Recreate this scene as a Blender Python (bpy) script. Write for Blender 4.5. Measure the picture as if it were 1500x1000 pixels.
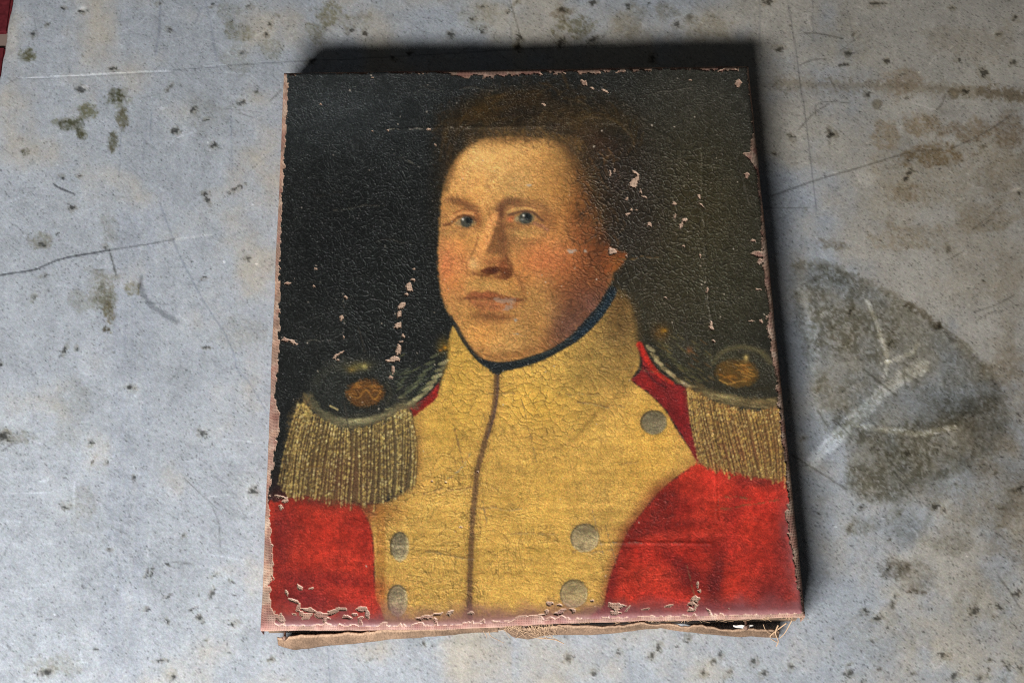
import bpy, math
import numpy as np
from mathutils import Matrix, Vector

for o in list(bpy.data.objects):
    bpy.data.objects.remove(o)
scn = bpy.context.scene
COL = scn.collection

# ------------------------------------------------------------------ camera
W, H, T = 0.300, 0.3588, 0.020          # painting: width, height, depth (metres); lies face up, centre at the origin
CAM = np.array([-0.0244, -0.3509, 0.8019 + T])
PITCH, YAW, ROLL = 0.4005, -0.0487, 0.0258
FPX = 2150.0
cam_d = bpy.data.cameras.new('camera')
cam = bpy.data.objects.new('camera', cam_d)
COL.objects.link(cam)
RM = (Matrix.Rotation(YAW, 4, 'Z') @ Matrix.Rotation(PITCH, 4, 'X') @ Matrix.Rotation(ROLL, 4, 'Z'))
cam.matrix_world = Matrix.Translation(CAM) @ RM
cam_d.sensor_width = 36.0
cam_d.lens = FPX / 1500.0 * 36.0
cam_d.clip_start, cam_d.clip_end = 0.01, 50
scn.camera = cam

# ------------------------------------------------------------------ light: one low window on the near left, a dim room
wd = bpy.data.worlds.new('World')
scn.world = wd
wd.use_nodes = True
AMB = 0.030
wd.node_tree.nodes['Background'].inputs[0].default_value = (0.92, 0.97, 1.0, 1)
wd.node_tree.nodes['Background'].inputs[1].default_value = AMB
LPOS = np.array([-0.55, -1.08, 0.66])
LW, LH, LPOW = 0.90, 0.10, 47.0
ld = bpy.data.lights.new('window_light', 'AREA')
ld.shape = 'RECTANGLE'
ld.size, ld.size_y, ld.energy = LW, LH, LPOW
ld.color = (1.0, 0.985, 0.96)
lo = bpy.data.objects.new('window_light', ld)
COL.objects.link(lo)
lo.location = LPOS
LROT = (Vector((0, 0, 0)) - Vector(LPOS)).to_track_quat('-Z', 'Y')
lo.rotation_euler = LROT.to_euler()

vs = scn.view_settings
vs.view_transform = 'Standard'
vs.look = 'None'
vs.exposure = 0.0
vs.gamma = 1.0
scn.render.resolution_x, scn.render.resolution_y = 1024, 682
scn.render.engine = 'CYCLES'
scn.cycles.use_denoising = False        # keeps the grain of the surfaces
scn.cycles.filter_width = 1.1


def irradiance(x, y, z):
    """light arriving on a level surface, relative to white = 1 (used to turn seen colours into pigment colours)"""
    m = np.array(LROT.to_matrix())
    tot = np.zeros_like(x)
    n = 0
    for a in (-0.4, -0.2, 0.0, 0.2, 0.4):
        p = LPOS + m @ np.array([a * LW, 0, 0])
        dx, dy, dz = p[0] - x, p[1] - y, p[2] - z
        r2 = dx * dx + dy * dy + dz * dz
        nrm = m @ np.array([0, 0, 1.0])
        tot += dz * np.maximum(0, dx * nrm[0] + dy * nrm[1] + dz * nrm[2]) / (r2 * r2)
        n += 1
    return LPOW / math.pi / math.pi * tot / n + AMB


# ------------------------------------------------------------------ drawing helpers (numpy)
def rng(s):
    return np.random.default_rng(s)


def lin(c):
    c = np.asarray(c, np.float32)
    return np.where(c <= 0.04045, c / 12.92, ((np.maximum(c, 0) + 0.055) / 1.055) ** 2.4)


def sstep(a, b, x):
    t = np.clip((x - a) / (b - a), 0, 1)
    return t * t * (3 - 2 * t)


def vnoise(X, Y, s, seed, sy=None):
    x = X / s + 311.7
    y = Y / (sy or s) + 173.3
    tab = rng(seed).random((256, 256), dtype=np.float32)
    xi = np.floor(x).astype(np.int32)
    yi = np.floor(y).astype(np.int32)
    fx = (x - xi).astype(np.float32)
    fy = (y - yi).astype(np.float32)
    fx = fx * fx * (3 - 2 * fx)
    fy = fy * fy * (3 - 2 * fy)
    a = tab[yi & 255, xi & 255]
    b = tab[yi & 255, (xi + 1) & 255]
    c = tab[(yi + 1) & 255, xi & 255]
    d = tab[(yi + 1) & 255, (xi + 1) & 255]
    return (a * (1 - fx) + b * fx) * (1 - fy) + (c * (1 - fx) + d * fx) * fy


def fbm(X, Y, s, seed, octs=4, gain=0.55, sy=None):
    t = np.zeros_like(X)
    a, n = 1.0, 0.0
    for k in range(octs):
        t += a * vnoise(X, Y, s / 2 ** k, seed + k * 17, (sy or s) / 2 ** k)
        n += a
        a *= gain
    return t / n


def cells(X, Y, sx, sy, seed):
    """distance to the border between cells (0 on the crack), a random number per cell"""
    x = X / sx + 97.0
    y = Y / sy + 61.0
    tx = rng(seed).random((128, 128), dtype=np.float32)
    ty = rng(seed + 1).random((128, 128), dtype=np.float32)
    xi = np.floor(x).astype(np.int32)
    yi = np.floor(y).astype(np.int32)
    f1 = np.full(X.shape, 9.0, np.float32)
    f2 = np.full(X.shape, 9.0, np.float32)
    cid = np.zeros(X.shape, np.float32)
    for dj in (-1, 0, 1):
        for di in (-1, 0, 1):
            ci, cj = (xi + di) & 127, (yi + dj) & 127
            px = xi + di + tx[cj, ci]
            py = yi + dj + ty[cj, ci]
            d = np.sqrt((px - x) ** 2 + (py - y) ** 2).astype(np.float32)
            n = d < f1
            f2 = np.where(n, f1, np.minimum(f2, d))
            cid = np.where(n, tx[cj, ci], cid)
            f1 = np.where(n, d, f1)
    return f2 - f1, cid


def spline(pts, closed=False, k=6):
    p = np.asarray(pts, float)
    n = len(p)
    if n < 3:
        return p
    out = []
    rngi = range(n) if closed else range(n - 1)
    for i in rngi:
        if closed:
            a, b, c, d = p[(i - 1) % n], p[i], p[(i + 1) % n], p[(i + 2) % n]
        else:
            a, b, c, d = p[max(i - 1, 0)], p[i], p[i + 1], p[min(i + 2, n - 1)]
        for t in np.arange(k) / k:
            out.append(0.5 * (2 * b + (c - a) * t + (2 * a - 5 * b + 4 * c - d) * t * t + (3 * b - a - 3 * c + d) * t ** 3))
    if not closed:
        out.append(p[-1])
    return np.array(out)


class Sheet:
    """a grid of colours that is drawn on with soft brushes; X, Y are the drawing coordinates of every grid point"""

    def __init__(s, X, Y, col):
        s.X, s.Y = X.astype(np.float32), Y.astype(np.float32)
        s.c = np.empty(X.shape + (3,), np.float32)
        s.c[:] = np.array(col, np.float32)
        s.rlo, s.rhi = s.Y.min(1), s.Y.max(1)
        s.clo, s.chi = s.X.min(0), s.X.max(0)
        s.wob = (vnoise(s.X, s.Y, 5, 901) - .5) * 1.2 + (vnoise(s.X, s.Y, 2.2, 902) - .5) * 1.2
        s.mult = False

    def box(s, x0, y0, x1, y1):
        r = np.where((s.rhi >= y0) & (s.rlo <= y1))[0]
        c = np.where((s.chi >= x0) & (s.clo <= x1))[0]
        if len(r) == 0 or len(c) == 0:
            return None
        return (slice(r[0], r[-1] + 1), slice(c[0], c[-1] + 1))

    def put(s, b, col, a):
        a = np.clip(a, 0, 1)[..., None]
        if s.mult:
            s.c[b] *= 1 + a * (np.array(col, np.float32) - 1)
        else:
            s.c[b] += a * (np.array(col, np.float32) / 255.0 - s.c[b])

    def pdist(s, b, P, closed):
        x, y = s.X[b], s.Y[b]
        d2 = np.full(x.shape, 1e9, np.float32)
        ins = np.zeros(x.shape, bool)
        tt = np.zeros(x.shape, np.float32)
        n = len(P)
        for i in range(n if closed else n - 1):
            ax, ay = P[i]
            bx, by = P[(i + 1) % n]
            ex, ey = bx - ax, by - ay
            L = ex * ex + ey * ey + 1e-9
            t = np.clip(((x - ax) * ex + (y - ay) * ey) / L, 0, 1)
            q = (x - ax - t * ex) ** 2 + (y - ay - t * ey) ** 2
            if not closed:
                tt = np.where(q < d2, (i + t) / (n - 1), tt)
            d2 = np.minimum(d2, q)
            if closed and ay != by:
                ins ^= ((ay > y) != (by > y)) & (x < ex * (y - ay) / (by - ay) + ax)
        d = np.sqrt(d2)
        return (np.where(ins, -d, d), tt)

    def poly(s, pts, col, a=1.0, soft=2.0, wob=1.0, smooth=True, tex=None):
        P = spline(pts, True) if smooth else np.asarray(pts, float)
        m = soft * 1.5 + 3
        b = s.box(P[:, 0].min() - m, P[:, 1].min() - m, P[:, 0].max() + m, P[:, 1].max() + m)
        if b is None:
            return
        d, _ = s.pdist(b, P, True)
        al = a * (1 - sstep(-soft, soft, d + s.wob[b] * wob))
        if tex is not None:
            al = al * tex[b]
        s.put(b, col, al)

    def stroke(s, pts, w, col, a=1.0, soft=1.0, taper=False, wob=0.5, w1=None):
        P = spline(pts, False, 5)
        w1 = w if w1 is None else w1
        m = max(w, w1) + soft * 2 + 2
        b = s.box(P[:, 0].min() - m, P[:, 1].min() - m, P[:, 0].max() + m, P[:, 1].max() + m)
        if b is None:
            return
        d, t = s.pdist(b, P, False)
        hw = 0.5 * (w + (w1 - w) * t)
        if taper:
            hw = hw * np.sqrt(np.clip(4 * t * (1 - t), 0.02, 1))
        al = a * (1 - sstep(-soft * .5, soft, d - hw + s.wob[b] * wob))
        s.put(b, col, al)

    def blob(s, x, y, rx, ry, col, a=1.0, ang=0.0, p=1.0):
        m = max(rx, ry) * 2.3
        b = s.box(x - m, y - m, x + m, y + m)
        if b is None:
            return
        c, sn = math.cos(math.radians(ang)), math.sin(math.radians(ang))
        dx, dy = s.X[b] - x, s.Y[b] - y
        u, v = (dx * c + dy * sn) / rx, (-dx * sn + dy * c) / ry
        s.put(b, col, a * np.exp(-(u * u + v * v) ** p))

    def ell(s, x, y, rx, ry, col, a=1.0, ang=0.0, soft=1.5, wob=1.0):
        m = max(rx, ry) + soft + 3
        b = s.box(x - m, y - m, x + m, y + m)
        if b is None:
            return
        c, sn = math.cos(math.radians(ang)), math.sin(math.radians(ang))
        dx, dy = s.X[b] - x, s.Y[b] - y
        u, v = (dx * c + dy * sn) / rx, (-dx * sn + dy * c) / ry
        d = (np.sqrt(u * u + v * v) - 1) * min(rx, ry)
        s.put(b, col, a * (1 - sstep(-soft, soft, d + s.wob[b] * wob)))


def to_sheet(x, y, z):
    """drawing coordinates (a 1500 x 1000 sheet) of a point of the place; keeps the drawing and the place in register"""
    R = np.array(RM.to_3x3())
    L = [(x - CAM[0]) * R[0, k] + (y - CAM[1]) * R[1, k] + (z - CAM[2]) * R[2, k] for k in range(3)]
    return 750 + FPX * L[0] / -L[2], 500 - FPX * L[1] / -L[2]


def from_sheet(px, py, z):
    R = np.array(RM.to_3x3())
    d = R @ np.array([(px - 750) / FPX, -(py - 500) / FPX, -1.0])
    t = (z - CAM[2]) / d[2]
    return CAM + t * d


# ------------------------------------------------------------------ mesh helpers
def grid_mesh(name, V, keep=None, color=None, smooth=True):
    """V: rows x cols x 3 vertex array; keep: mask of the cells to build"""
    r, c = V.shape[:2]
    idx = np.arange(r * c, dtype=np.int32).reshape(r, c)
    q = np.stack([idx[:-1, :-1], idx[:-1, 1:], idx[1:, 1:], idx[1:, :-1]], -1)
    q = q.reshape(-1, 4) if keep is None else q[keep]
    used = np.zeros(r * c, bool)
    used[q.ravel()] = True
    remap = np.cumsum(used).astype(np.int32) - 1
    q = remap[q]
    vv = V.reshape(-1, 3)[used].astype(np.float32)
    me = bpy.data.meshes.new(name)
    me.vertices.add(len(vv))
    me.vertices.foreach_set('co', vv.ravel())
    me.loops.add(q.size)
    me.loops.foreach_set('vertex_index', q.ravel())
    me.polygons.add(len(q))
    me.polygons.foreach_set('loop_start', np.arange(0, q.size, 4, dtype=np.int32))
    me.polygons.foreach_set('loop_total', np.full(len(q), 4, np.int32))
    me.polygons.foreach_set('use_smooth', np.full(len(q), smooth))
    me.update(calc_edges=True)
    if color is not None:
        at = me.color_attributes.new('tint', 'FLOAT_COLOR', 'POINT')
        cc = np.ones((len(vv), 4), np.float32)
        cc[:, :3] = color.reshape(-1, 3)[used]
        at.data.foreach_set('color', cc.ravel())
    return me


def link(name, me, mat, parent=None):
    o = bpy.data.objects.new(name, me)
    COL.objects.link(o)
    if mat and me:
        me.materials.append(mat)
    if parent:
        o.parent = parent
    return o


def tag(o, label=None, cat=None, group=None, kind=None):
    for k, v in (('label', label), ('category', cat), ('group', group), ('kind', kind)):
        if v:
            o[k] = v
    return o


def box_mesh(name, x0, x1, y0, y1, z0, z1, bev=0.0):
    import bmesh
    bm = bmesh.new()
    bmesh.ops.create_cube(bm, size=1)
    for v in bm.verts:
        v.co = Vector((x0 + (v.co.x + .5) * (x1 - x0), y0 + (v.co.y + .5) * (y1 - y0), z0 + (v.co.z + .5) * (z1 - z0)))
    if bev:
        bmesh.ops.bevel(bm, geom=bm.edges[:], offset=bev, segments=2, affect='EDGES')
    me = bpy.data.meshes.new(name)
    bm.to_mesh(me)
    bm.free()
    return me


def tube_mesh(name, P, r, sides=6, r1=None):
    P = [Vector(p) for p in P]
    V, F = [], []
    for i, p in enumerate(P):
        t = (P[min(i + 1, len(P) - 1)] - P[max(i - 1, 0)]).normalized()
        a = t.orthogonal().normalized()
        b = t.cross(a)
        rr = r + ((r if r1 is None else r1) - r) * i / (len(P) - 1)
        for k in range(sides):
            an = 2 * math.pi * k / sides
            V.append(p + (a * math.cos(an) + b * math.sin(an)) * rr)
    for i in range(len(P) - 1):
        for k in range(sides):
            F.append((i * sides + k, i * sides + (k + 1) % sides, (i + 1) * sides + (k + 1) % sides, (i + 1) * sides + k))
    F.append(tuple(range(sides))[::-1])
    F.append(tuple((len(P) - 1) * sides + k for k in range(sides)))
    me = bpy.data.meshes.new(name)
    me.from_pydata(V, [], F)
    me.update()
    return me


# ------------------------------------------------------------------ materials
def mat(name, base=None, rough=0.6, attr=False, metallic=0.0, spec=0.5):
    m = bpy.data.materials.new(name)
    m.use_nodes = True
    nt = m.node_tree
    bs = nt.nodes['Principled BSDF']
    bs.inputs['Roughness'].default_value = rough
    bs.inputs['Metallic'].default_value = metallic
    bs.inputs['Specular IOR Level'].default_value = spec
    if base:
        bs.inputs['Base Color'].default_value = (*base, 1)
    if attr:
        a = nt.nodes.new('ShaderNodeVertexColor')
        a.layer_name = 'tint'
        nt.links.new(a.outputs['Color'], bs.inputs['Base Color'])
        return m, nt, bs, a
    return m, nt, bs


def node(nt, t, **kw):
    n = nt.nodes.new(t)
    for k, v in kw.items():
        if k in n.inputs:
            n.inputs[k].default_value = v
        else:
            setattr(n, k, v)
    return n


def ramp(nt, src, stops):
    r = nt.nodes.new('ShaderNodeValToRGB')
    while len(r.color_ramp.elements) < len(stops):
        r.color_ramp.elements.new(0.5)
    for e, (p, v) in zip(r.color_ramp.elements, stops):
        e.position = p
        e.color = (v, v, v, 1) if isinstance(v, (int, float)) else (*v, 1)
    nt.links.new(src, r.inputs[0])
    return r


def mulcol(nt, a, b, fac=1.0):
    m = nt.nodes.new('ShaderNodeMix')
    m.data_type = 'RGBA'
    m.blend_type = 'MULTIPLY'
    m.inputs[0].default_value = fac
    nt.links.new(a, m.inputs[6])
    nt.links.new(b, m.inputs[7])
    return m.outputs[2]


# ================================================================== FLOOR (a sliver past the table's corner)
FZ = -0.76
fm, nt, bs = mat('floor_mortar', (0.34, 0.25, 0.21), 0.8)
fl = link('floor', box_mesh('floor', -3, 3, -3, 3, FZ - .05, FZ), fm)
tag(fl, kind='structure')
tm, nt, bs = mat('red_tile', (0.30, 0.055, 0.05), 0.45)
nz = node(nt, 'ShaderNodeTexNoise', Scale=30.0, Detail=5.0)
rp = ramp(nt, nz.outputs[0], [(0.3, (0.11, 0.014, 0.02)), (0.7, (0.24, 0.035, 0.045))])
nt.links.new(rp.outputs[0], bs.inputs['Base Color'])
tile = box_mesh('tile', -.0925, .0925, -.0925, .0925, 0, .006, .003)
tile.materials.append(tm)
fj = from_sheet(4, 62, FZ)
for i in range(5):
    for j in range(6):
        o = link('tile', tile, None, fl)
        o.location = (fj[0] + .12 + (i - 3) * .205, fj[1] + (j - 2.5) * .205, FZ)

# ================================================================== TABLE with a zinc top
print('table')
ex0, ey0 = -0.385, -0.235
ex1, ey1 = 0.40, 0.375
NX, NY = 900, 700
gx = np.linspace(ex0, ex1, NX)
gy = np.linspace(ey1, ey0, NY)
GX, GY = np.meshgrid(gx, gy)
SX, SY = to_sheet(GX, GY, 0.0)
Z = Sheet(SX, SY, (0, 0, 0))
X, Y = Z.X, Z.Y
Z.mult = True
n_big = fbm(X, Y, 220, 11, 4)
n_mid = fbm(X, Y, 60, 21, 4)
n_sm = fbm(X, Y, 14, 31, 3)
n_px = rng(5).random(X.shape, dtype=np.float32)
warm = sstep(.36, .66, n_big * .5 + n_mid * .5 + .15 * (X - 750) / 750 + .07 * (500 - Y) / 500 * (X > 750) - .02)
ca, cb = lin(np.array([161, 167, 175]) / 255), lin(np.array([161, 157, 149]) / 255)
Z.c[:] = ca * (1 - warm[..., None]) + cb * warm[..., None]
n_f3 = vnoise(X, Y, 2.6, 35)
scuff = vnoise(X * .8 + Y * .6, Y * .8 - X * .6, 16, 36, 1.5)
scuff2 = vnoise(X * .75 + Y * .66, Y * .75 - X * .66, 10, 37, 1.2)
gate = sstep(.4, .65, fbm(X, Y, 50, 38, 3))
mot = 1 + .30 * (n_big - .5) + .34 * (n_mid - .5) + .22 * (n_sm - .5) + .24 * (n_px - .5) + .12 * (n_f3 - .5)
mot *= 1 - .12 * sstep(1130, 1500, X) - .05 * sstep(300, 0, Y) * sstep(1000, 1300, X)
pit = rng(15).random(X.shape, dtype=np.float32)
mot -= (.30 + .25 * n_mid) * (pit > .975 - .02 * sstep(900, 1400, X))
mot += .22 * (pit < .006)
mot -= .20 * gate * sstep(.74, .92, scuff) + .10 * gate * sstep(.78, .95, scuff2)
mot += .16 * (1 - gate) * sstep(.78, .95, vnoise(X * .8 + Y * .6, Y * .8 - X * .6, 12, 39, 1.4))
grain = vnoise(X + Y * .35, Y - X * .35, 9, 41, 1.8)          # brushed streaks
mot += .08 * (grain - .5)
vstr = vnoise(X + .05 * Y, Y, 5, 43, 160)
mot += .06 * (vstr - .5)
Z.c *= mot[..., None]
Z.c *= 1 + .07 * (rng(8).random(Z.c.shape, dtype=np.float32) - .5)
R_ = rng(77)
n_rag = vnoise(X, Y, 3.4, 51)
n_rag2 = vnoise(X + Y * .5, Y - X * .5, 4, 53, 1.6)


def fleck(x, y, w, h, ang, k=.3, tint=(1, .97, .9), halo=0.0):
    if halo:
        Z.blob(x, y, w * 4, h * 4, (1.20, 1.18, 1.12), halo, ang)
    if w * h > 6:
        stain(x + R_.normal(0, 1.5), y + R_.normal(0, 1.5), w * 1.6, h * 1.6, (.74, .70, .62), .6, ang, sc=6, seed=int(R_.integers(40)))
        for q in range(int(R_.integers(1, 5))):
            sx_, sy_ = x + R_.normal(0, w * 1.6), y + R_.normal(0, w * 1.6)
            Z.ell(sx_, sy_, R_.uniform(.6, 1.8), R_.uniform(.4, .9), (.45, .44, .41), R_.uniform(.4, .9), ang + R_.normal(0, 30), .8, .5)
    m = max(w, h) * 2.2 + 3
    b = Z.box(x - m, y - m, x + m, y + m)
    if b is None:
        return
    c, sn = math.cos(math.radians(ang)), math.sin(math.radians(ang))
    dx, dy = X[b] - x, Y[b] - y
    u, v = (dx * c + dy * sn) / w, (-dx * sn + dy * c) / h
    d = np.sqrt(u * u + v * v) * (.35 + 1.3 * n_rag[b]) + .9 * (n_rag2[b] - .5)
    Z.put(b, (k * tint[0], k * tint[1], k * tint[2]), .95 * (1 - sstep(.3, .95, d)))


def stain(x, y, rx, ry, m, a=.9, ang=0, thr=.5, sc=16, seed=0):
    """ragged corrosion patch"""
    mx = max(rx, ry) * 2
    b = Z.box(x - mx, y - mx, x + mx, y + mx)
    if b is None:
        return
    c, sn = math.cos(math.radians(ang)), math.sin(math.radians(ang))
    dx, dy = X[b] - x, Y[b] - y
    u, v = (dx * c + dy * sn) / rx, (-dx * sn + dy * c) / ry
    d = np.sqrt(u * u + v * v)
    nn = fbm(X[b], Y[b], sc, 500 + seed, 4, .65)
    al = sstep(.0, .45, 1.05 - d + (nn - .5) * 1.6) * (.42 + .75 * sstep(.28, .70, fbm(X[b], Y[b], 3.6, 600 + seed, 2, .9)))
    Z.put(b, tuple(q ** 1.45 for q in m), min(1, a * 1.1) * np.clip(al, 0, 1))


# --- corroded ring patch on the right
OL = (.74, .72, .63)
ring = [(1160, 392), (1190, 386), (1235, 398), (1285, 421), (1340, 450), (1385, 483), (1425, 515), (1455, 548), (1472, 585), (1478, 625),
        (1452, 660), (1405, 690), (1350, 712), (1300, 735), (1243, 718), (1240, 650), (1205, 630), (1190, 570), (1175, 500), (1166, 450)]
vein, _ = cells(X + 8 * n_sm + 10 * n_mid, Y + 9 * n_sm, 6, 5, 71)
grit = fbm(X, Y, 4.2, 74, 2, .9)
vein2 = 1 - sstep(.04, .16, vein)
isl = .6 * sstep(.53, .60, fbm(X, Y, 34, 75, 4) + .16 * sstep(1260, 1180, X) - .05)   # bare metal islands
tex = np.clip((.30 + 1.0 * sstep(.25, .7, grit) - .5 * vein2 * n_rag) * (1 - .85 * isl), 0, 1)
tex2 = tex * sstep(.40, .62, fbm(X, Y, 60, 73, 4))
Z.poly(ring, (.80, .79, .75), .9, 6, 5)
Z.poly(ring, (.62, .61, .56), .95, 7, 5, tex=tex)
Z.poly(ring, (.62, .60, .53), .9, 14, 9, tex=tex2)
for p in ([(1165, 388), (1200, 385), (1235, 397)], [(1245, 402), (1285, 420), (1335, 448)], [(1380, 480), (1425, 515)], [(1440, 535), (1455, 548), (1472, 590)]):
    Z.stroke(p, R_.uniform(5, 9), (.56, .52, .42), R_.uniform(.5, .8), 6, wob=7)
Z.stroke([(1330, 445), (1352, 458), (1376, 478)], 7, (.42, .37, .28), .8, 4, wob=5)
LT = (1.85, 1.85, 1.83)
Z.stroke([(1270, 440), (1284, 472), (1296, 512), (1301, 528)], 5, LT, .8, 2, wob=2)
Z.stroke([(1303, 529), (1322, 522), (1336, 515), (1346, 504)], 4, LT, .75, 2, wob=2)
Z.stroke([(1301, 530), (1295, 550)], 5, LT, .7, 2, wob=2)
Z.stroke([(1352, 536), (1310, 560), (1280, 588), (1250, 616), (1225, 642), (1190, 675)], 17, (1.6, 1.6, 1.58), .85, 5, wob=4)
Z.stroke([(1265, 624), (1310, 630), (1345, 634), (1398, 625)], 7, LT, .75, 3, wob=3)
Z.stroke([(1402, 628), (1397, 695), (1372, 765), (1330, 812)], 12, (1.28, 1.28, 1.27), .7, 6, wob=6)
Z.stroke([(1172, 420), (1186, 470), (1192, 530), (1197, 590), (1212, 632)], 16, (1.4, 1.41, 1.43), .8, 6, wob=5)
Z.stroke([(1255, 400), (1225, 450), (1185, 470)], 9, (1.25, 1.25, 1.26), .6, 6, wob=5)
Z.stroke([(1240, 400), (1258, 470), (1300, 520)], 3, (.72, .7, .62), .35, 2, wob=3)
for p, w in (([(1265, 540), (1290, 560), (1312, 578)], 3), ([(1322, 542), (1328, 568)], 2), ([(1325, 546), (1346, 559)], 4),
             ([(1160, 665), (1200, 690), (1240, 716)], 2), ([(1310, 690), (1352, 742)], 1.6), ([(1225, 615), (1246, 637)], 2.2),
             ([(1198, 600), (1215, 628)], 2)):
    Z.stroke(p, w, (.38, .37, .33), .75, 1.4)
for i, (x, y, rx, ry, m, a) in enumerate([
        (1440, 640, 55, 60, (.66, .63, .57), .6), (1480, 690, 45, 60, (.70, .66, .59), .6), (1310, 690, 60, 30, (.70, .69, .63), .5),
        (1330, 770, 50, 40, (.66, .64, .57), .6), (1310, 832, 26, 16, (.50, .47, .42), .8), (1345, 842, 34, 22, (.58, .55, .48), .6),
        (1342, 866, 18, 6, (.38, .33, .26), .8), (1258, 770, 24, 18, (.68, .66, .58), .6), (1400, 800, 40, 20, (.62, .6, .54), .6),
        (1470, 600, 60, 90, (.74, .69, .61), .6), (1420, 720, 80, 60, (.74, .70, .62), .6), (1360, 700, 60, 50, (.72, .70, .64), .5), (1490, 780, 60, 70, (.70, .65, .57), .6),
        (1290, 655, 50, 40, (.72, .70, .64), .5), (1390, 610, 50, 30, (.64, .61, .54), .6), (1440, 880, 60, 50, (.78, .75, .69), .5), (1300, 930, 70, 40, (.84, .81, .75), .5),
        (1390, 250, 120, 70, (.84, .79, .70), .6), (1440, 380, 90, 90, (.88, .83, .75), .5), (1300, 300, 60, 40, (.86, .81, .72), .45),
        (1350, 185, 34, 26, (.72, .62, .48), .75), (1295, 195, 26, 24, (.76, .66, .52), .65), (1365, 226, 55, 22, (.64, .54, .40), .8),
        (1430, 192, 45, 20, (.68, .58, .46), .7), (1480, 195, 24, 34, (.66, .56, .45), .7), (1325, 120, 30, 25, (.80, .70, .58), .6),
        (1330, 285, 28, 18, (.70, .62, .50), .6), (1440, 320, 60, 30, (.76, .70, .60), .6), (1330, 350, 50, 26, (.74, .66, .54), .6),
        (1220, 358, 26, 10, (.62, .57, .47), .7), (1470, 260, 40, 50, (.80, .74, .66), .55), (1420, 60, 70, 40, (.84, .79, .72), .5),
        (1240, 60, 60, 40, (.86, .83, .76), .4), (1475, 530, 30, 60, (.78, .72, .64), .5), (1480, 420, 30, 60, (.82, .77, .7), .4),
        # left side
        (126, 163, 15, 14, (.62, .60, .45), .85), (104, 182, 21, 10, (.42, .42, .32), .95), (119, 196, 10, 8, (.44, .42, .30), .9),
        (84, 178, 12, 7, (.62, .6, .48), .8), (174, 142, 18, 17, (.42, .42, .31), 1), (180, 172, 10, 20, (.60, .56, .44), .9),
        (166, 205, 8, 20, (.55, .52, .42), .85), (40, 82, 11, 12, (.52, .50, .36), .9), (38, 222, 8, 6, (.45, .44, .36), .9),
        (148, 430, 30, 34, (.72, .68, .58), .75), (160, 455, 9, 26, (.62, .55, .42), .85), (155, 482, 7, 5, (.40, .36, .28), .9),
        (60, 352, 18, 14, (.66, .62, .52), .75), (192, 422, 14, 10, (.62, .56, .38), .75), (120, 440, 20, 18, (.75, .72, .64), .6),
        (160, 335, 16, 20, (.76, .74, .68), .6), (105, 600, 30, 60, (.86, .84, .78), .5), (20, 640, 34, 12, (.70, .67, .60), .7),
        (120, 740, 26, 40, (.85, .82, .76), .6), (80, 975, 40, 20, (.74, .71, .64), .6), (350, 45, 22, 18, (.66, .63, .50), .7),
        (335, 20, 20, 20, (.75, .73, .64), .6), (395, 70, 18, 18, (.72, .70, .60), .6), (345, 90, 24, 22, (.80, .78, .70), .5),
        (350, 490, 40, 30, (.88, .86, .8), .5), (300, 165, 40, 30, (.86, .84, .78), .5),
        # along the top
        (480, 20, 26, 22, (.62, .58, .42), .75), (462, 50, 18, 18, (.60, .57, .44), .7), (520, 30, 30, 18, (.74, .71, .62), .6),
        (840, 40, 34, 16, (.56, .53, .40), .8), (823, 18, 18, 10, (.60, .54, .44), .7), (920, 30, 30, 24, (.78, .74, .64), .6),
        (700, 20, 40, 20, (.82, .80, .72), .5), (975, 15, 26, 14, (.70, .66, .56), .6), (1040, 40, 34, 22, (.76, .72, .62), .6)]):
    stain(x, y, rx, ry, m, a, seed=i * 7, sc=max(8, min(rx, ry) * .8))
for x, y, rx, ry in ((104, 182, 20, 10), (119, 196, 9, 8), (174, 142, 18, 16), (180, 170, 9, 18), (166, 205, 7, 18), (126, 164, 14, 12), (40, 82, 10, 11), (155, 440, 18, 26)):
    stain(x, y, rx, ry, (.66, .64, .54), .8, seed=int(x), sc=9)
V2 = (1.28, 1.28, 1.27)                                        # pale branching marks where the deposit has split
for p, w in (([(1268, 436), (1276, 452), (1284, 472), (1291, 494), (1297, 514), (1301, 528)], 6), ([(1303, 528), (1320, 523), (1336, 515), (1348, 503)], 4.5), ([(1301, 529), (1297, 540), (1294, 552)], 6),
             ([(1352, 536), (1310, 560), (1280, 588), (1250, 616), (1225, 642), (1190, 675)], 15), ([(1262, 623), (1300, 629), (1345, 634), (1398, 625)], 6),
             ([(1172, 420), (1186, 470), (1192, 530), (1197, 590), (1212, 632)], 12), ([(1205, 440), (1200, 470), (1188, 495)], 10)):
    Z.stroke(p, w, V2, .55, 3.2, wob=5)
    Z.stroke([(q[0] - w * .55, q[1] + w * .3) for q in p], 1.4, (.66, .65, .60), .5, 1.4, wob=3)
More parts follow.
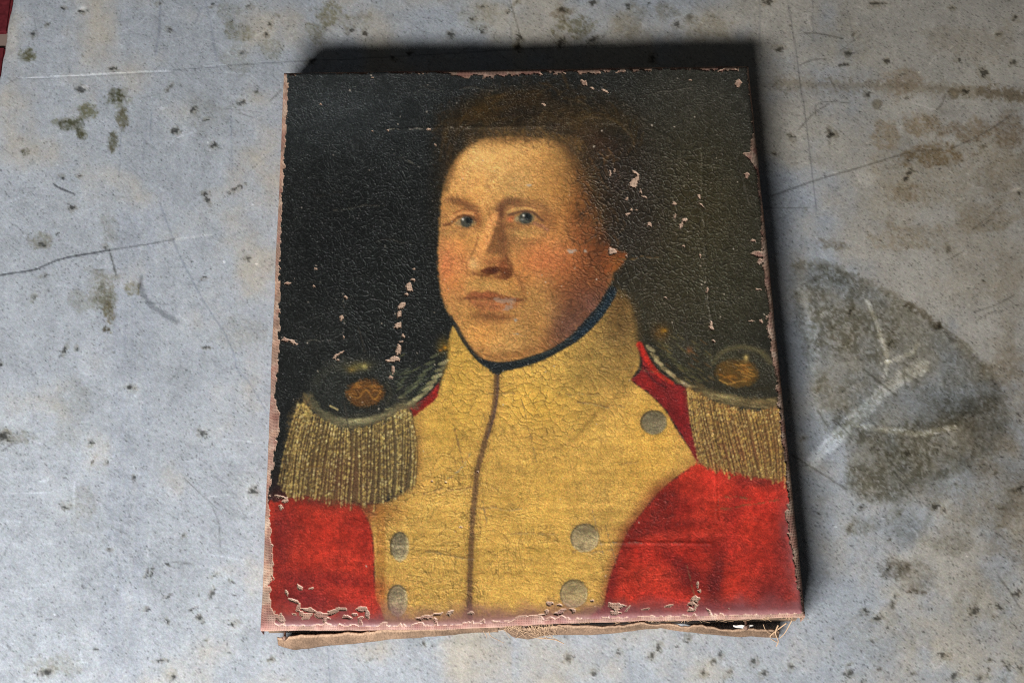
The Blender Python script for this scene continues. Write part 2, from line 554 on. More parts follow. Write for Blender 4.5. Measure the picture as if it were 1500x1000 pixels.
# brown streak on the right
Z.stroke([(1140, 122), (1230, 124), (1370, 130), (1500, 142)], 12, (.62, .55, .44), .7, 9, wob=9)
Z.stroke([(1440, 135), (1500, 140)], 12, (.55, .48, .38), .7, 7, wob=8)
for x, y, r in ((1285, 152, 8), (1397, 137, 9)):
    Z.ell(x, y, r, r, (.52, .47, .38), .8, soft=2, wob=1.5)
    Z.ell(x, y, r * .45, r * .45, (1.45, 1.4, 1.3), .6, soft=2, wob=1.5)
for x, y, w, h, an in ((1272, 140, 5, 4, 0), (1413, 134, 6, 5, 0), (1440, 108, 6, 9, -35), (1242, 78, 7, 5, 20), (1485, 92, 6, 5, 0), (1282, 5, 10, 4, -8),
                       (1125, 3, 9, 5, 0), (1218, 198, 6, 5, 0), (1142, 72, 7, 4, 0), (1160, 200, 6, 4, 60), (1135, 225, 5, 3, 0), (1332, 252, 4, 8, 25),
                       (1327, 262, 3, 5, 20), (1405, 88, 3, 3, 0), (1395, 12, 4, 3, 0), (1488, 25, 6, 5, 0), (1300, 90, 4, 4, 0),
                       (1493, 715, 9, 4, -25), (1262, 742, 5, 4, 30), (1490, 870, 6, 5, 0), (1465, 890, 8, 4, 30), (1428, 895, 6, 9, 20),
                       (1398, 990, 7, 8, 0), (1382, 958, 6, 5, 20), (1270, 895, 6, 5, 0), (1285, 905, 7, 6, 0), (1245, 985, 6, 6, 50),
                       (1476, 975, 7, 6, 30), (1495, 980, 5, 6, 0), (1435, 992, 7, 5, 0), (1312, 872, 3, 2.5, 0)):
    fleck(x, y, w, h, an, .2, halo=.3)
# flecks, left
for x, y, w, h, an, hl in ((119, 132, 7, 5, 0, 0), (121, 17, 6, 3, 0, 0), (48, 50, 5, 4, 20, 0), (72, 34, 3, 3, 0, 0), (92, 12, 5, 2, 20, 0), (248, 42, 4.5, 4, 0, 0),
                           (165, 101, 6, 3, 0, 0), (65, 404, 6, 2.6, -25, 0), (94, 511, 3.4, 9, 22, 0), (113, 510, 2.6, 5, 25, 0), (62, 358, 7, 4, 20, 0),
                           (105, 304, 6, 5, 0, .4), (281, 382, 3, 2, 0, 0), (300, 405, 4, 2, 0, 0), (364, 378, 4, 3, 0, 0), (302, 508, 6, 2, 5, 0),
                           (190, 568, 7, 4, 20, .4), (370, 718, 7, 7, 40, .9), (340, 914, 6, 5, 30, .9), (67, 984, 12, 5, -20, .5), (94, 742, 6, 5, 20, .5),
                           (158, 676, 4, 3, 0, .3), (196, 699, 2.5, 5, -10, 0), (6, 637, 12, 8, 10, .5), (296, 635, 6, 5, 0, .4), (132, 648, 5, 5, 0, .4),
                           (302, 175, 4, 2, -20, 0), (283, 160, 5, 5, 0, .3), (352, 151, 5, 4, 0, .3), (375, 133, 3, 3, 0, 0), (315, 212, 6, 5, 0, .5),
                           (256, 192, 5, 5, 0, .4), (300, 284, 5, 4, 10, 0), (304, 292, 3, 9, -30, 0), (118, 257, 5, 2.4, 0, 0), (92, 261, 4, 3, 0, 0),
                           (345, 276, 12, 3, -30, 0), (353, 78, 5, 4, 0, .3), (390, 50, 5, 3, 70, .3), (365, 8, 5, 4, 0, .3), (395, 35, 4, 4, 0, .3),
                           (312, 5, 4, 2, -20, 0), (0, 534, 6, 3, -10, 0), (216, 838, 2, 9, 20, 0), (222, 840, 2, 7, 20, 0), (245, 826, 4, 2, 30, 0),
                           (314, 842, 7, 2, -30, .3), (247, 873, 7, 2, -25, 0), (235, 967, 9, 2, -5, 0), (292, 905, 6, 5, 50, .3), (245, 910, 3, 4, 0, 0),
                           (140, 950, 5, 2, 0, 0), (255, 990, 6, 5, 0, .4), (215, 893, 6, 2, -30, 0), (280, 892, 6, 2, -30, 0), (310, 870, 3, 8, 20, .3)):
    fleck(x, y, w, h, an, .16, (.98, 1, .98), hl)
for x, y in ((124, 127), (122, 12), (238, 158), (1489, 277)):
    Z.ell(x, y, 5, 2.5, (1.75, 1.75, 1.75), .8, -15, 1.5)
fleck(1493, 282, 4, 3, 20, .2)
# flecks along the top and foreground
for x, y, w, h in ((514, 44, 4, 4), (535, 48, 4, 4), (660, 50, 5, 6), (692, 28, 5, 4), (706, 46, 5, 5), (706, 10, 5, 4), (745, 18, 3, 6), (762, 55, 5, 4), (824, 15, 8, 4),
                   (868, 4, 7, 4), (822, 62, 8, 8), (868, 58, 8, 5), (920, 8, 6, 5), (992, 35, 5, 5), (455, 90, 6, 4), (600, 78, 6, 3), (575, 85, 6, 3), (760, 70, 6, 6),
                   (955, 85, 6, 7), (620, 942, 3, 4), (632, 945, 3, 2), (832, 963, 6, 6), (965, 945, 5, 8), (955, 958, 5, 6), (1010, 935, 5, 6), (905, 955, 4, 4),
                   (1055, 958, 5, 4), (1105, 968, 5, 5), (1120, 985, 5, 6), (1160, 975, 5, 5), (1030, 985, 5, 5), (870, 985, 6, 4)):
    fleck(x, y, w, h, R_.uniform(-40, 40), .22, halo=.35)
# random flecks: few on the left, many lower right
for i in range(2600):
    x, y = R_.uniform(-40, 1540), R_.uniform(-40, 1040)
    dens = .10 + .55 * (x > 1180) * (y > 730) + .22 * (x > 1150) + .12 * (y < 90) + .2 * (y > 930) * (x > 700)
    if R_.random() > dens:
        continue
    sz = min(5.5, R_.gamma(1.5, 0.95)) + .6
    an = R_.normal(-35, 30) if R_.random() < .7 else R_.uniform(0, 180)
    fleck(x, y, sz * R_.uniform(.9, 1.6), sz * R_.uniform(.3, .8), an, R_.uniform(.18, .58), halo=.25 if sz > 3 else 0)
for i in range(4200):                                           # pepper
    x, y = R_.uniform(-40, 1540), R_.uniform(-40, 1040)
    Z.ell(x, y, R_.uniform(.5, 1.5), R_.uniform(.5, 1.1), (.5, .49, .46), R_.uniform(.4, .9), R_.uniform(0, 180), 1, .5)
# scratches; bright strokes are groove glints painted into the colour
K = (.24, .24, .25)
Z.stroke([(33, 114), (80, 112), (130, 109.5), (190, 106), (252, 103)], 1.3, (1.9, 1.9, 1.9), .8, .9)
Z.stroke([(40, 116), (130, 112), (250, 105.5)], 1.0, (.6, .6, .6), .6, .8)
Z.stroke([(250, 103), (330, 96), (380, 93), (425, 90), (560, 84), (760, 72), (900, 66)], 1.3, (.5, .5, .52), .8, .8)
Z.stroke([(300, 97), (335, 95)], 1.2, (1.8, 1.8, 1.8), .7, .8)
Z.stroke([(-10, 404), (20, 399), (50, 394), (75, 384), (100, 376), (160, 366)], 2.4, K, .95, .9)
Z.stroke([(160, 366), (190, 361), (222, 356), (256, 350)], 1.7, (.4, .4, .4), .85, .9)
Z.stroke([(0, 400), (50, 392), (100, 373)], .9, (1.5, 1.5, 1.5), .5, .8)
Z.stroke([(256, 350), (310, 343)], 1.5, (1.45, 1.42, 1.36), .7, .9)
Z.stroke([(77, 268), (85, 274), (97, 279), (110, 284)], 2.8, K, .95, 1, taper=True)
Z.stroke([(161, 370), (165, 385), (170, 402)], 2.6, (.3, .3, .28), .85, 1.2)
Z.stroke([(138, 394), (165, 395), (185, 392)], 1.2, (.5, .5, .47), .7, 1)
Z.stroke([(205, 418), (214, 438), (232, 455), (258, 470)], 5, (.48, .49, .50), .8, 4, wob=2)
Z.stroke([(207, 405), (205, 421)], 4, (.4, .4, .42), .7, 3)
GL = (.66, .68, .74)
Z.stroke([(233, 296), (250, 340), (262, 372), (290, 426), (312, 462), (330, 490), (343, 520), (347, 540), (365, 560), (392, 605)], 1.8, GL, .75, 1.2)
for p, w in (([(235, -5), (233, 40), (228, 80)], 2.5), ([(300, 0), (308, 30), (312, 60), (318, 88)], 2), ([(285, 35), (296, 10)], 2), ([(222, 165), (220, 200), (226, 215)], 1.6),
             ([(214, 180), (208, 250)], 1.5), ([(1113, 0), (1113, 80)], 1.6), ([(1190, 0), (1192, 60)], 1.2), ([(1240, 10), (1251, 60)], 1.6),
             ([(178, 185), (174, 260)], 1.2), ([(338, 150), (340, 260)], 1.2), ([(480, 950), (484, 1005)], 2), ([(920, 950), (925, 985)], 1.5)):
    Z.stroke(p, w, GL, .65, 1.4)
for x, w, a in ((176, 5, .35), (186, 3, .4), (192, 2, .3), (168, 4, .25), (162, 6, .25), (205, 3, .25), (212, 10, .22)):
    Z.stroke([(x + 12, 300), (x + 4, 600), (x - 4, 760), (x - 16, 1010)], w, (.80, .82, .90), a, 3, wob=2)
Z.stroke([(1155, 8), (1164, 60), (1174, 130), (1184, 200), (1191, 260), (1196, 305)], 1.7, (.55, .55, .58), .8, 1.0)
Z.stroke([(1130, 286), (1165, 274), (1200, 262), (1260, 245), (1310, 229)], 2.0, (.42, .41, .40), .85, 1.1)
Z.stroke([(1310, 229), (1345, 221), (1385, 220)], 1.6, (.5, .47, .43), .8, 1.2)
Z.stroke([(1393, 218), (1420, 206), (1450, 190), (1482, 168)], 1.8, (.42, .41, .40), .8, 1.1)
for p, w in (([(1170, 190), (1190, 168), (1212, 152)], 1.4), ([(1385, 138), (1380, 152), (1373, 160)], 2.6), ([(1120, 303), (1195, 304)], 1), ([(1230, 75), (1262, 50)], 1.4),
             ([(1172, 95), (1188, 88), (1210, 86)], 1.4), ([(1178, 48), (1200, 49), (1235, 56)], 2), ([(1430, 456), (1460, 446), (1485, 432)], 1.6),
             ([(1425, 336), (1450, 316), (1465, 302)], 1.5), ([(1385, 382), (1412, 368)], 1.4), ([(1440, 330), (1450, 322)], 1.4), ([(1212, 108), (1225, 130)], 1.2),
             ([(1195, 170), (1200, 150), (1245, 150)], 1.0), ([(745, -5), (760, 45), (765, 58)], 1.2), ([(1462, 842), (1480, 866), (1495, 890)], 2.4),
             ([(1330, 700), (1300, 670)], 1.2), ([(1430, 470), (1450, 458), (1470, 455)], 1.2), ([(2, 660), (17, 650)], 2.2), ([(244, 821), (283, 825)], 1.6),
             ([(310, 740), (320, 765), (322, 800)], 1.2), ([(270, 700), (318, 745)], 1), ([(395, 148), (412, 132)], 1.8), ([(350, 165), (370, 172)], 1.2)):
    Z.stroke(p, w, (.48, .47, .45), .8, 1.0)
for p, w in (([(285, 808), (320, 813), (357, 820)], 1.8), ([(1172, 204), (1195, 209)], 1.8), ([(1335, 150), (1352, 156), (1375, 163)], 1.8), ([(1176, 808), (1192, 794)], 1.4),
             ([(1390, 962), (1375, 978)], 1.4), ([(1352, 952), (1372, 980)], 1.2), ([(1260, 790), (1275, 800)], 1.3), ([(1310, 625), (1330, 635)], 2.2), ([(1178, 480), (1186, 494)], 2),
             ([(330, 105), (365, 108)], 1.2), ([(305, 640), (385, 648)], 1.2), ([(0, 721), (75, 721)], 1.2), ([(60, 703), (70, 702)], 5), ([(108, 705), (108, 745)], 3),
             ([(88, 968), (125, 969)], 1.5), ([(10, 763), (30, 763)], 2), ([(20, 877), (55, 876)], 1.5), ([(1168, 930), (1176, 936)], 1.4), ([(1056, 950), (1062, 975)], 1.8),
             ([(1390, 250), (1420, 270), (1440, 275)], 1.3), ([(1290, 275), (1330, 300)], 1.2), ([(1180, 15), (1190, 45)], 1.5), ([(380, 958), (376, 968)], 1.8)):
    Z.stroke(p, w * .75, (1.4, 1.41, 1.43), .7, 1.0)
for i in range(1100):                                           # hairline scuffs
    x, y = R_.uniform(-40, 1540), R_.uniform(-40, 1040)
    L = R_.gamma(2, 9)
    an = math.radians(R_.normal(-38, 16) if R_.random() < .65 else R_.uniform(0, 180))
    k = R_.uniform(.62, .85) if R_.random() < .6 else R_.uniform(1.12, 1.5)
    bend = R_.normal(0, L * .12)
    Z.stroke([(x, y), (x + L * .5 * math.cos(an) + bend, y + L * .5 * math.sin(an)), (x + L * math.cos(an), y + L * math.sin(an))],
             R_.uniform(.7, 1.3), (k, k, k), R_.uniform(.4, .9), .9)
Z.ell(1273, 252, 17, 20, (1.2, 1.2, 1.18), .6, 20, 4, 4)
for i in range(26):                                            # bright chips
    x, y = R_.uniform(0, 1500), R_.uniform(0, 1000)
    Z.ell(x, y, R_.uniform(.8, 1.8), R_.uniform(.7, 1.2), (2.3, 2.3, 2.3), .9, 0, .8, .3)
Zc = np.clip(Z.c, .01, .9)
hz = (n_mid - .5) * .0006 + (n_big - .5) * .0015 + (n_sm - .5) * .00003
lum = Zc.mean(-1)
hz = hz + .00003 * np.clip(lum / .38 - 1, -1, .4)
edgefade = np.minimum.reduce([GX - ex0, ex1 - GX, GY - ey0, ey1 - GY])
hz = hz * sstep(0, .03, edgefade) - .0004
# the left edge of the sheet is turned down: the corner lies just inside the picture
EA, EB = from_sheet(-2, 100, 0), from_sheet(15, 0, 0)
nrm = np.array([EB[1] - EA[1], -(EB[0] - EA[0])])
nrm /= np.linalg.norm(nrm)
de = (GX - EA[0]) * nrm[0] + (GY - EA[1]) * nrm[1]            # > 0 on the table
de = de + .0025 * (fbm(GX, GY, .02, 88, 3) - .5)
VX = np.where(de < 0, GX - de * nrm[0], GX)
VY = np.where(de < 0, GY - de * nrm[1], GY)
rr = .010
VZ = hz - np.where(de < rr, (rr - np.maximum(de, 0)) ** 2 / (2 * rr), 0) + np.where(de < 0, de, 0)
keep = (de[:-1, :-1] > -.03)
zm, nt, bs, at = mat('zinc', None, .5, True, .12, .35)
tc = node(nt, 'ShaderNodeTexCoord')
nz1 = node(nt, 'ShaderNodeTexNoise', Scale=1500.0, Detail=3.0, Roughness=.7)
nt.links.new(tc.outputs['Object'], nz1.inputs['Vector'])
r1 = ramp(nt, nz1.outputs[0], [(.3, .82), (.5, 1.0), (.7, 1.18)])
nt.links.new(mulcol(nt, at.outputs['Color'], r1.outputs[0]), bs.inputs['Base Color'])
bp = node(nt, 'ShaderNodeBump', Strength=.10, Distance=.0003)
nz2 = node(nt, 'ShaderNodeTexNoise', Scale=700.0, Detail=5.0, Roughness=.65)
nt.links.new(tc.outputs['Object'], nz2.inputs['Vector'])
nt.links.new(nz2.outputs[0], bp.inputs['Height'])
nt.links.new(bp.outputs[0], bs.inputs['Normal'])
r2 = ramp(nt, nz2.outputs[0], [(.3, .42), (.7, .62)])
nt.links.new(r2.outputs[0], bs.inputs['Roughness'])
table = tag(bpy.data.objects.new('table', None), 'stained grey zinc topped table under the old portrait', 'table')
COL.objects.link(table)
table.location = (0, 0, FZ)
top = link('zinc_sheet', grid_mesh('zinc_sheet', np.stack([VX, VY, VZ], -1), keep, Zc), zm, table)
top.matrix_parent_inverse = Matrix.Translation((0, 0, -FZ))
# the rest of the top, outside the picture, and the wooden core and legs that carry it
zp, nt, bs = mat('zinc_plain', (.38, .40, .43), .5, metallic=.12)
wdm, nt, bs = mat('dark_wood', (.10, .065, .04), .6)


def tpart(name, x0, x1, y0, y1, z0, z1, m, bev=0.0):
    o = link(name, box_mesh(name, x0, x1, y0, y1, z0, z1, bev), m, table)
    o.matrix_parent_inverse = Matrix.Translation((0, 0, -FZ))
    return o


lx = min(EA[0], EB[0]) + .012
tpart('table_core', -0.33, 0.95, -.55, .70, -.034, -.006, wdm)
tpart('zinc_border', ex1, 1.0, -.60, .75, -.012, -.0004, zp)
tpart('zinc_border', -.33, ex1, ey1, .75, -.012, -.0004, zp)
tpart('zinc_border', -.36, ex1, -.60, ey0, -.012, -.0004, zp)
for lxp in (-.27, .88):
    for lyp in (-.48, .62):
        tpart('leg', lxp - .03, lxp + .03, lyp - .03, lyp + .03, FZ, -.034, wdm, .004)

# ================================================================== THE OIL PAINTING
print('painting')
PX_, PY_ = 720, 860
INS = .0012                                                    # the paint stops just short of the canvas fold
ux = np.linspace(-W / 2 + INS, W / 2 - INS, PX_)
uy = np.linspace(H / 2 - INS, -H / 2 + INS, PY_)
UX, UY = np.meshgrid(ux, uy)
SX, SY = to_sheet(UX, UY, T)
P = Sheet(SX, SY, (27 / 255, 29 / 255, 28 / 255))
X, Y = P.X, P.Y
B = P.blob
n2 = rng(6).random(X.shape, dtype=np.float32)
n3 = vnoise(X, Y, 2.0, 201)
n6 = fbm(X, Y, 6, 202, 3)
n20 = fbm(X, Y, 20, 205, 4)
n60 = fbm(X, Y, 60, 209, 4)
ones = np.ones_like(X)

# --- dark ground
B(490, 160, 140, 80, (56, 61, 63), .7)  # faint glossy sheen at upper left, painted in as blue-grey
B(640, 120, 160, 30, (42, 44, 44), .6)
B(1020, 150, 110, 70, (54, 54, 51), .75)
B(1010, 330, 130, 190, (60, 53, 33), .95)
B(1060, 440, 80, 90, (56, 53, 38), .8)
B(930, 300, 50, 110, (44, 37, 31), .75)
B(500, 350, 110, 120, (19, 21, 21), .8)
B(570, 430, 60, 80, (28, 31, 29), .7)
B(470, 500, 60, 60, (34, 36, 34), .6)
B(960, 450, 70, 50, (60, 54, 38), .7)
B(640, 300, 12, 90, (34, 31, 24), .6)
P.c *= .92
# --- hair
P.poly([(646, 300), (644, 240), (647, 185), (655, 162), (690, 146), (728, 132), (775, 122), (832, 124), (884, 142), (925, 165), (938, 205), (925, 262), (908, 315), (896, 352),
        (870, 340), (860, 270), (835, 215), (790, 195), (720, 196), (684, 212), (664, 240), (652, 275)], (38, 30, 20), .85, 20, 14, tex=np.clip(.1 + 1.5 * sstep(.3, .6, n20 * .6 + n6 * .4), 0, 1))
B(712, 158, 34, 18, (72, 51, 23), .8, -18)
B(690, 172, 34, 12, (60, 43, 22), .6)
B(775, 148, 30, 12, (62, 43, 22), .6, -10)
B(755, 165, 20, 8, (40, 30, 20), .8, -40)
B(800, 178, 40, 10, (66, 50, 34), .55)
B(845, 188, 34, 18, (84, 60, 34), .65, 25)
B(850, 165, 50, 14, (66, 48, 26), .6, 10)
B(880, 210, 26, 20, (70, 46, 32), .6, 40)
B(896, 175, 40, 20, (58, 46, 28), .6, 20)
B(900, 250, 24, 36, (44, 36, 30), .8)
B(720, 188, 70, 6, (72, 60, 44), .6)
B(665, 195, 20, 18, (56, 46, 32), .6)
B(655, 235, 9, 34, (54, 42, 30), .7)
for i in range(70):
    a0 = R_.uniform(0, 1)
    x0, y0 = 700 + 150 * a0 + R_.normal(0, 10), 196 - 12 * a0 + R_.normal(0, 5)
    dx = R_.uniform(10, 45)
    P.stroke([(x0, y0), (x0 + dx * .5, y0 - 14 - 8 * a0), (x0 + dx * 1.2, y0 - 22 + 16 * a0 * R_.random())], 2.2,
             [(92, 68, 34), (38, 29, 19), (70, 52, 30)][i % 3], R_.uniform(.12, .34), 2.5, True)
P.stroke([(832, 182), (855, 174), (880, 172), (905, 180), (925, 200)], 3, (104, 80, 46), .35, 3, True)
for i in range(110):
    a0 = R_.uniform(-.6, 3.5)
    x0, y0 = 790 + 135 * math.cos(a0) + R_.normal(0, 10), 205 - 78 * math.sin(a0) * R_.uniform(.55, 1.05)
    an = math.atan2(-math.cos(a0) * 78, -math.sin(a0) * 135) + R_.normal(0, .35)
    L = R_.uniform(12, 34)
    P.stroke([(x0, y0), (x0 + L * .5 * math.cos(an), y0 + L * .5 * math.sin(an) - 2), (x0 + L * math.cos(an), y0 + L * math.sin(an))], R_.uniform(1.5, 3.5),
             [(26, 23, 19), (64, 46, 24), (30, 26, 20), (78, 57, 30)][i % 4], R_.uniform(.2, .5), 2.5, True)
P.stroke([(790, 166), (770, 170), (752, 186)], 5, (36, 27, 18), .6, 4, True)

hm_ = Sheet(SX, SY, (0, 0, 0))
hm_.blob(800, 175, 150, 70, (255, 255, 255), 1)
P.c *= 1 - .20 * hm_.c[..., :1] * np.array([1.0, .9, .8], np.float32)

# --- face
face = [(650, 270), (660, 244), (672, 226), (689, 210), (710, 202), (744, 199), (782, 200), (816, 206), (842, 222), (858, 250), (868, 285), (882, 320), (892, 350), (898, 375), (899, 400),
        (892, 421), (877, 446), (859, 467), (840, 488), (816, 506), (792, 517), (758, 527), (732, 530), (708, 526), (692, 513), (679, 494), (667, 474), (657, 457), (649, 440), (644, 416),
        (641, 380), (642.5, 344), (645, 309), (646, 292)]
fm_ = Sheet(SX, SY, (0, 0, 0))
fm_.poly(face, (255, 255, 255), 1, 3.2, 1.6)
fmask = fm_.c[..., 0]
F = Sheet(SX, SY, (197 / 255, 147 / 255, 78 / 255))
f = F.blob
f(705, 235, 50, 34, (222, 180, 106), .85)
f(750, 225, 50, 24, (208, 168, 98), .7)
f(690, 268, 36, 22, (222, 170, 96), .7)
f(745, 205, 60, 8, (178, 136, 74), .6)
f(660, 250, 12, 30, (190, 140, 76), .6, 20)
f(812, 232, 32, 36, (184, 142, 76), .8)
f(850, 250, 22, 40, (124, 84, 42), .85, -10)
f(835, 285, 26, 34, (168, 120, 60), .7)
f(868, 305, 20, 44, (120, 70, 36), .85)
f(712, 285, 22, 22, (220, 164, 88), .8)
f(755, 268, 40, 16, (200, 158, 88), .6)
f(795, 285, 30, 12, (178, 134, 70), .6)
f(848, 330, 22, 34, (158, 88, 44), .85)
f(872, 365, 20, 40, (116, 64, 36), .9)
f(890, 340, 10, 50, (70, 44, 28), .8)
f(800, 362, 38, 20, (210, 142, 74), .8)
f(795, 388, 34, 20, (210, 128, 68), .8)
f(770, 405, 24, 20, (208, 142, 72), .7)
f(835, 388, 26, 22, (166, 98, 52), .8)
f(850, 420, 34, 26, (140, 82, 46), .85)
f(825, 420, 20, 16, (168, 104, 54), .6)
f(840, 465, 36, 26, (132, 86, 62), .85, -35)
f(862, 440, 22, 26, (140, 88, 68), .75, -40)
f(815, 490, 22, 16, (142, 94, 56), .8, -25)
f(880, 420, 10, 26, (124, 72, 48), .7, 30)
f(668, 360, 22, 26, (220, 154, 82), .8)
f(652, 390, 10, 34, (202, 118, 72), .85)
f(660, 415, 16, 18, (208, 138, 76), .7)
f(665, 340, 22, 8, (190, 146, 80), .7)
f(648, 345, 6, 50, (180, 126, 72), .6)
f(705, 415, 34, 10, (192, 150, 78), .8)
f(770, 440, 26, 22, (186, 140, 72), .7)
f(790, 465, 22, 20, (184, 138, 70), .6)
f(690, 462, 14, 26, (202, 150, 72), .7)
f(712, 492, 34, 20, (226, 156, 74), .9)
f(745, 492, 30, 18, (200, 150, 78), .7)
f(780, 492, 24, 18, (178, 132, 68), .7)
f(725, 521, 50, 7, (170, 112, 56), .6)
f(730, 465, 36, 7, (158, 106, 56), .7)
f(664, 450, 8, 22, (186, 132, 70), .6, -30)
f(860, 250, 26, 60, (104, 72, 40), .9, -8)
f(846, 222, 26, 18, (120, 88, 48), .8, 30)
f(872, 390, 26, 60, (112, 66, 38), .8)
f(858, 345, 26, 40, (146, 84, 44), .6)
f(846, 440, 40, 34, (128, 80, 52), .75, -30)
f(835, 478, 30, 18, (122, 80, 58), .8, -35)
f(800, 500, 26, 12, (158, 108, 58), .6, -20)
f(815, 330, 16, 22, (182, 122, 62), .6)
f(725, 405, 26, 6, (168, 118, 60), .6)
f(748, 415, 14, 10, (190, 140, 72), .5)
f(780, 425, 20, 24, (186, 130, 66), .5)
f(668, 385, 24, 22, (214, 132, 78), .6)
f(800, 378, 40, 26, (204, 120, 68), .65)
f(735, 385, 10, 14, (196, 116, 66), .5)
f(683, 312, 22, 12, (178, 124, 72), .7)
f(772, 304, 28, 13, (172, 122, 70), .75)
f(676, 335, 18, 6, (176, 126, 72), .6)
f(775, 334, 24, 8, (170, 120, 68), .6)
f(708, 470, 24, 8, (186, 132, 70), .5)
# brows and sockets
F.stroke([(653, 292), (668, 293), (684, 299), (696, 308), (700, 318)], 10, (142, 96, 58), .7, 7, True)
F.stroke([(660, 293), (676, 296), (690, 303)], 4, (116, 76, 48), .45, 4, True)
F.stroke([(731, 318), (733, 306), (739, 297), (750, 294), (762, 296)], 9, (120, 78, 52), .72, 7, True)
F.stroke([(742, 296), (760, 293), (785, 297), (802, 305)], 6, (140, 98, 58), .6, 5, True)
f(800, 318, 14, 16, (138, 92, 56), .7)
f(733, 312, 9, 12, (112, 66, 46), .7)
f(700, 322, 7, 12, (150, 94, 52), .75)
f(655, 315, 8, 12, (176, 128, 72), .5)
# nose
F.poly([(726, 318), (735, 322), (742, 340), (745, 362), (744, 382), (734, 372), (718, 372), (710, 368), (716, 350), (722, 334)], (132, 86, 50), .8, 5, 2)
f(748, 352, 14, 22, (170, 114, 60), .55)
F.stroke([(724, 316), (716, 336), (708, 358), (700, 376)], 11, (230, 160, 88), .85, 5)
F.stroke([(700, 345), (697, 358), (692, 370), (684, 384), (684, 392), (694, 399)], 1.8, (150, 96, 54), .5, 2)
f(694, 385, 8, 9, (226, 184, 112), .9)
f(706, 376, 12, 8, (196, 140, 80), .6)
f(724, 380, 16, 9, (178, 116, 62), .7)
F.poly([(704, 396), (712, 391), (722, 389), (730, 390), (731, 396), (724, 400), (714, 400)], (84, 38, 22), .9, 2.6, 1)
F.poly([(731, 383), (738, 378), (745, 382), (749, 392), (747, 402), (740, 405), (732, 402), (731, 393)], (128, 72, 40), .8, 4, 1)
F.stroke([(741, 376), (748, 384), (750, 394), (747, 403), (738, 406), (726, 404)], 3, (104, 56, 34), .5, 3)
F.stroke([(694, 400), (704, 402), (716, 402)], 2.4, (120, 70, 38), .6, 2)
f(722, 396, 4, 2.5, (58, 18, 12), .9)
f(738, 390, 5, 4, (170, 92, 50), .7)
F.stroke([(752, 392), (760, 405), (768, 425)], 4, (176, 118, 60), .5, 4, True)
# mouth
F.poly([(680, 435), (688, 427), (697, 424.5), (704, 428), (713, 425), (724, 426), (736, 431), (752, 434), (764, 437), (750, 439), (730, 437), (715, 436), (700, 436), (688, 437)],
       (150, 90, 52), .85, 2.6, 1)
F.poly([(686, 438), (705, 436), (728, 438), (750, 440), (762, 441), (756, 448), (740, 454), (722, 456), (704, 453), (694, 447)], (180, 116, 66), .85, 3.4, 1)
F.stroke([(680, 436), (690, 436), (704, 434.5), (718, 436), (735, 437), (752, 438), (766, 438)], 2.2, (112, 64, 40), .7, 2)
f(712, 431, 14, 3, (168, 86, 54), .7)
f(720, 444, 18, 4, (206, 130, 76), .6)
F.stroke([(697, 455), (712, 461), (730, 463), (745, 461)], 6, (150, 98, 54), .6, 4, True)
f(676, 436, 6, 5, (170, 118, 62), .6)
f(704, 412, 3, 10, (176, 132, 68), .5)
# ear lobe
# jaw in shadow, fuller mouth and chin
F.poly([(802, 516), (808, 492), (818, 468), (836, 446), (858, 428), (886, 418), (896, 428), (870, 460), (842, 490), (818, 508)], (118, 78, 56), .6, 12, 5)
F.blob(838, 480, 22, 12, (128, 92, 76), .45, -38)
F.blob(868, 446, 12, 16, (136, 96, 84), .4, -35)
F.blob(850, 300, 18, 30, (134, 88, 46), .6)
F.blob(820, 262, 22, 40, (168, 122, 64), .5)
F.blob(752, 330, 16, 20, (148, 98, 58), .5)
F.blob(738, 345, 9, 22, (124, 78, 48), .6)
F.blob(706, 440, 26, 12, (158, 96, 58), .45)
F.blob(735, 447, 18, 8, (168, 104, 64), .5)
F.blob(716, 462, 30, 6, (142, 94, 54), .6)
F.blob(690, 455, 5, 12, (170, 118, 64), .5, -20)
F.blob(672, 425, 10, 14, (196, 132, 74), .5)
F.blob(782, 455, 16, 26, (172, 124, 64), .5)
F.blob(716, 398, 24, 5, (130, 76, 44), .5)
F.blob(720, 384, 14, 6, (160, 96, 54), .5)
F.blob(742, 398, 7, 8, (96, 50, 30), .5)
for i in range(260):                                           # dry brush strokes of the old hand
    x0, y0 = R_.uniform(648, 880), R_.uniform(205, 520)
    an = R_.normal(.2, .5)
    L = R_.uniform(5, 15)
    F.stroke([(x0, y0), (x0 + L * math.cos(an), y0 + L * math.sin(an))], R_.uniform(1.2, 2.6), [(226, 172, 100), (150, 96, 52), (206, 134, 74), (178, 136, 74)][i % 4], R_.uniform(.08, .26), 2, True)
F.stroke([(752, 398), (763, 414), (768, 434), (766, 446)], 5, (152, 100, 56), .5, 5, True)
F.stroke([(682, 402), (676, 418), (674, 430)], 4, (178, 120, 66), .45, 4, True)
F.stroke([(713, 298), (717, 308), (718, 318)], 2.5, (168, 112, 62), .45, 3, True)
F.stroke([(660, 338), (675, 344), (690, 342)], 3, (168, 116, 66), .45, 3, True)
F.stroke([(755, 352), (775, 357), (796, 350)], 4, (158, 106, 60), .45, 4, True)
F.stroke([(690, 250), (720, 254), (755, 252)], 2, (190, 142, 82), .35, 3, True)
F.stroke([(685, 268), (720, 272), (760, 268)], 2, (190, 138, 78), .35, 3, True)
F.blob(700, 512, 20, 8, (188, 128, 66), .5, 25)
F.blob(764, 516, 30, 7, (150, 102, 54), .6, -14)
F.blob(662, 388, 16, 24, (212, 134, 76), .4)
F.blob(806, 372, 34, 24, (192, 114, 62), .35)
Lf = F.c.mean(-1, keepdims=True)
F.c *= (Lf / .52) ** .26
P.c += fmask[..., None] * (F.c - P.c)
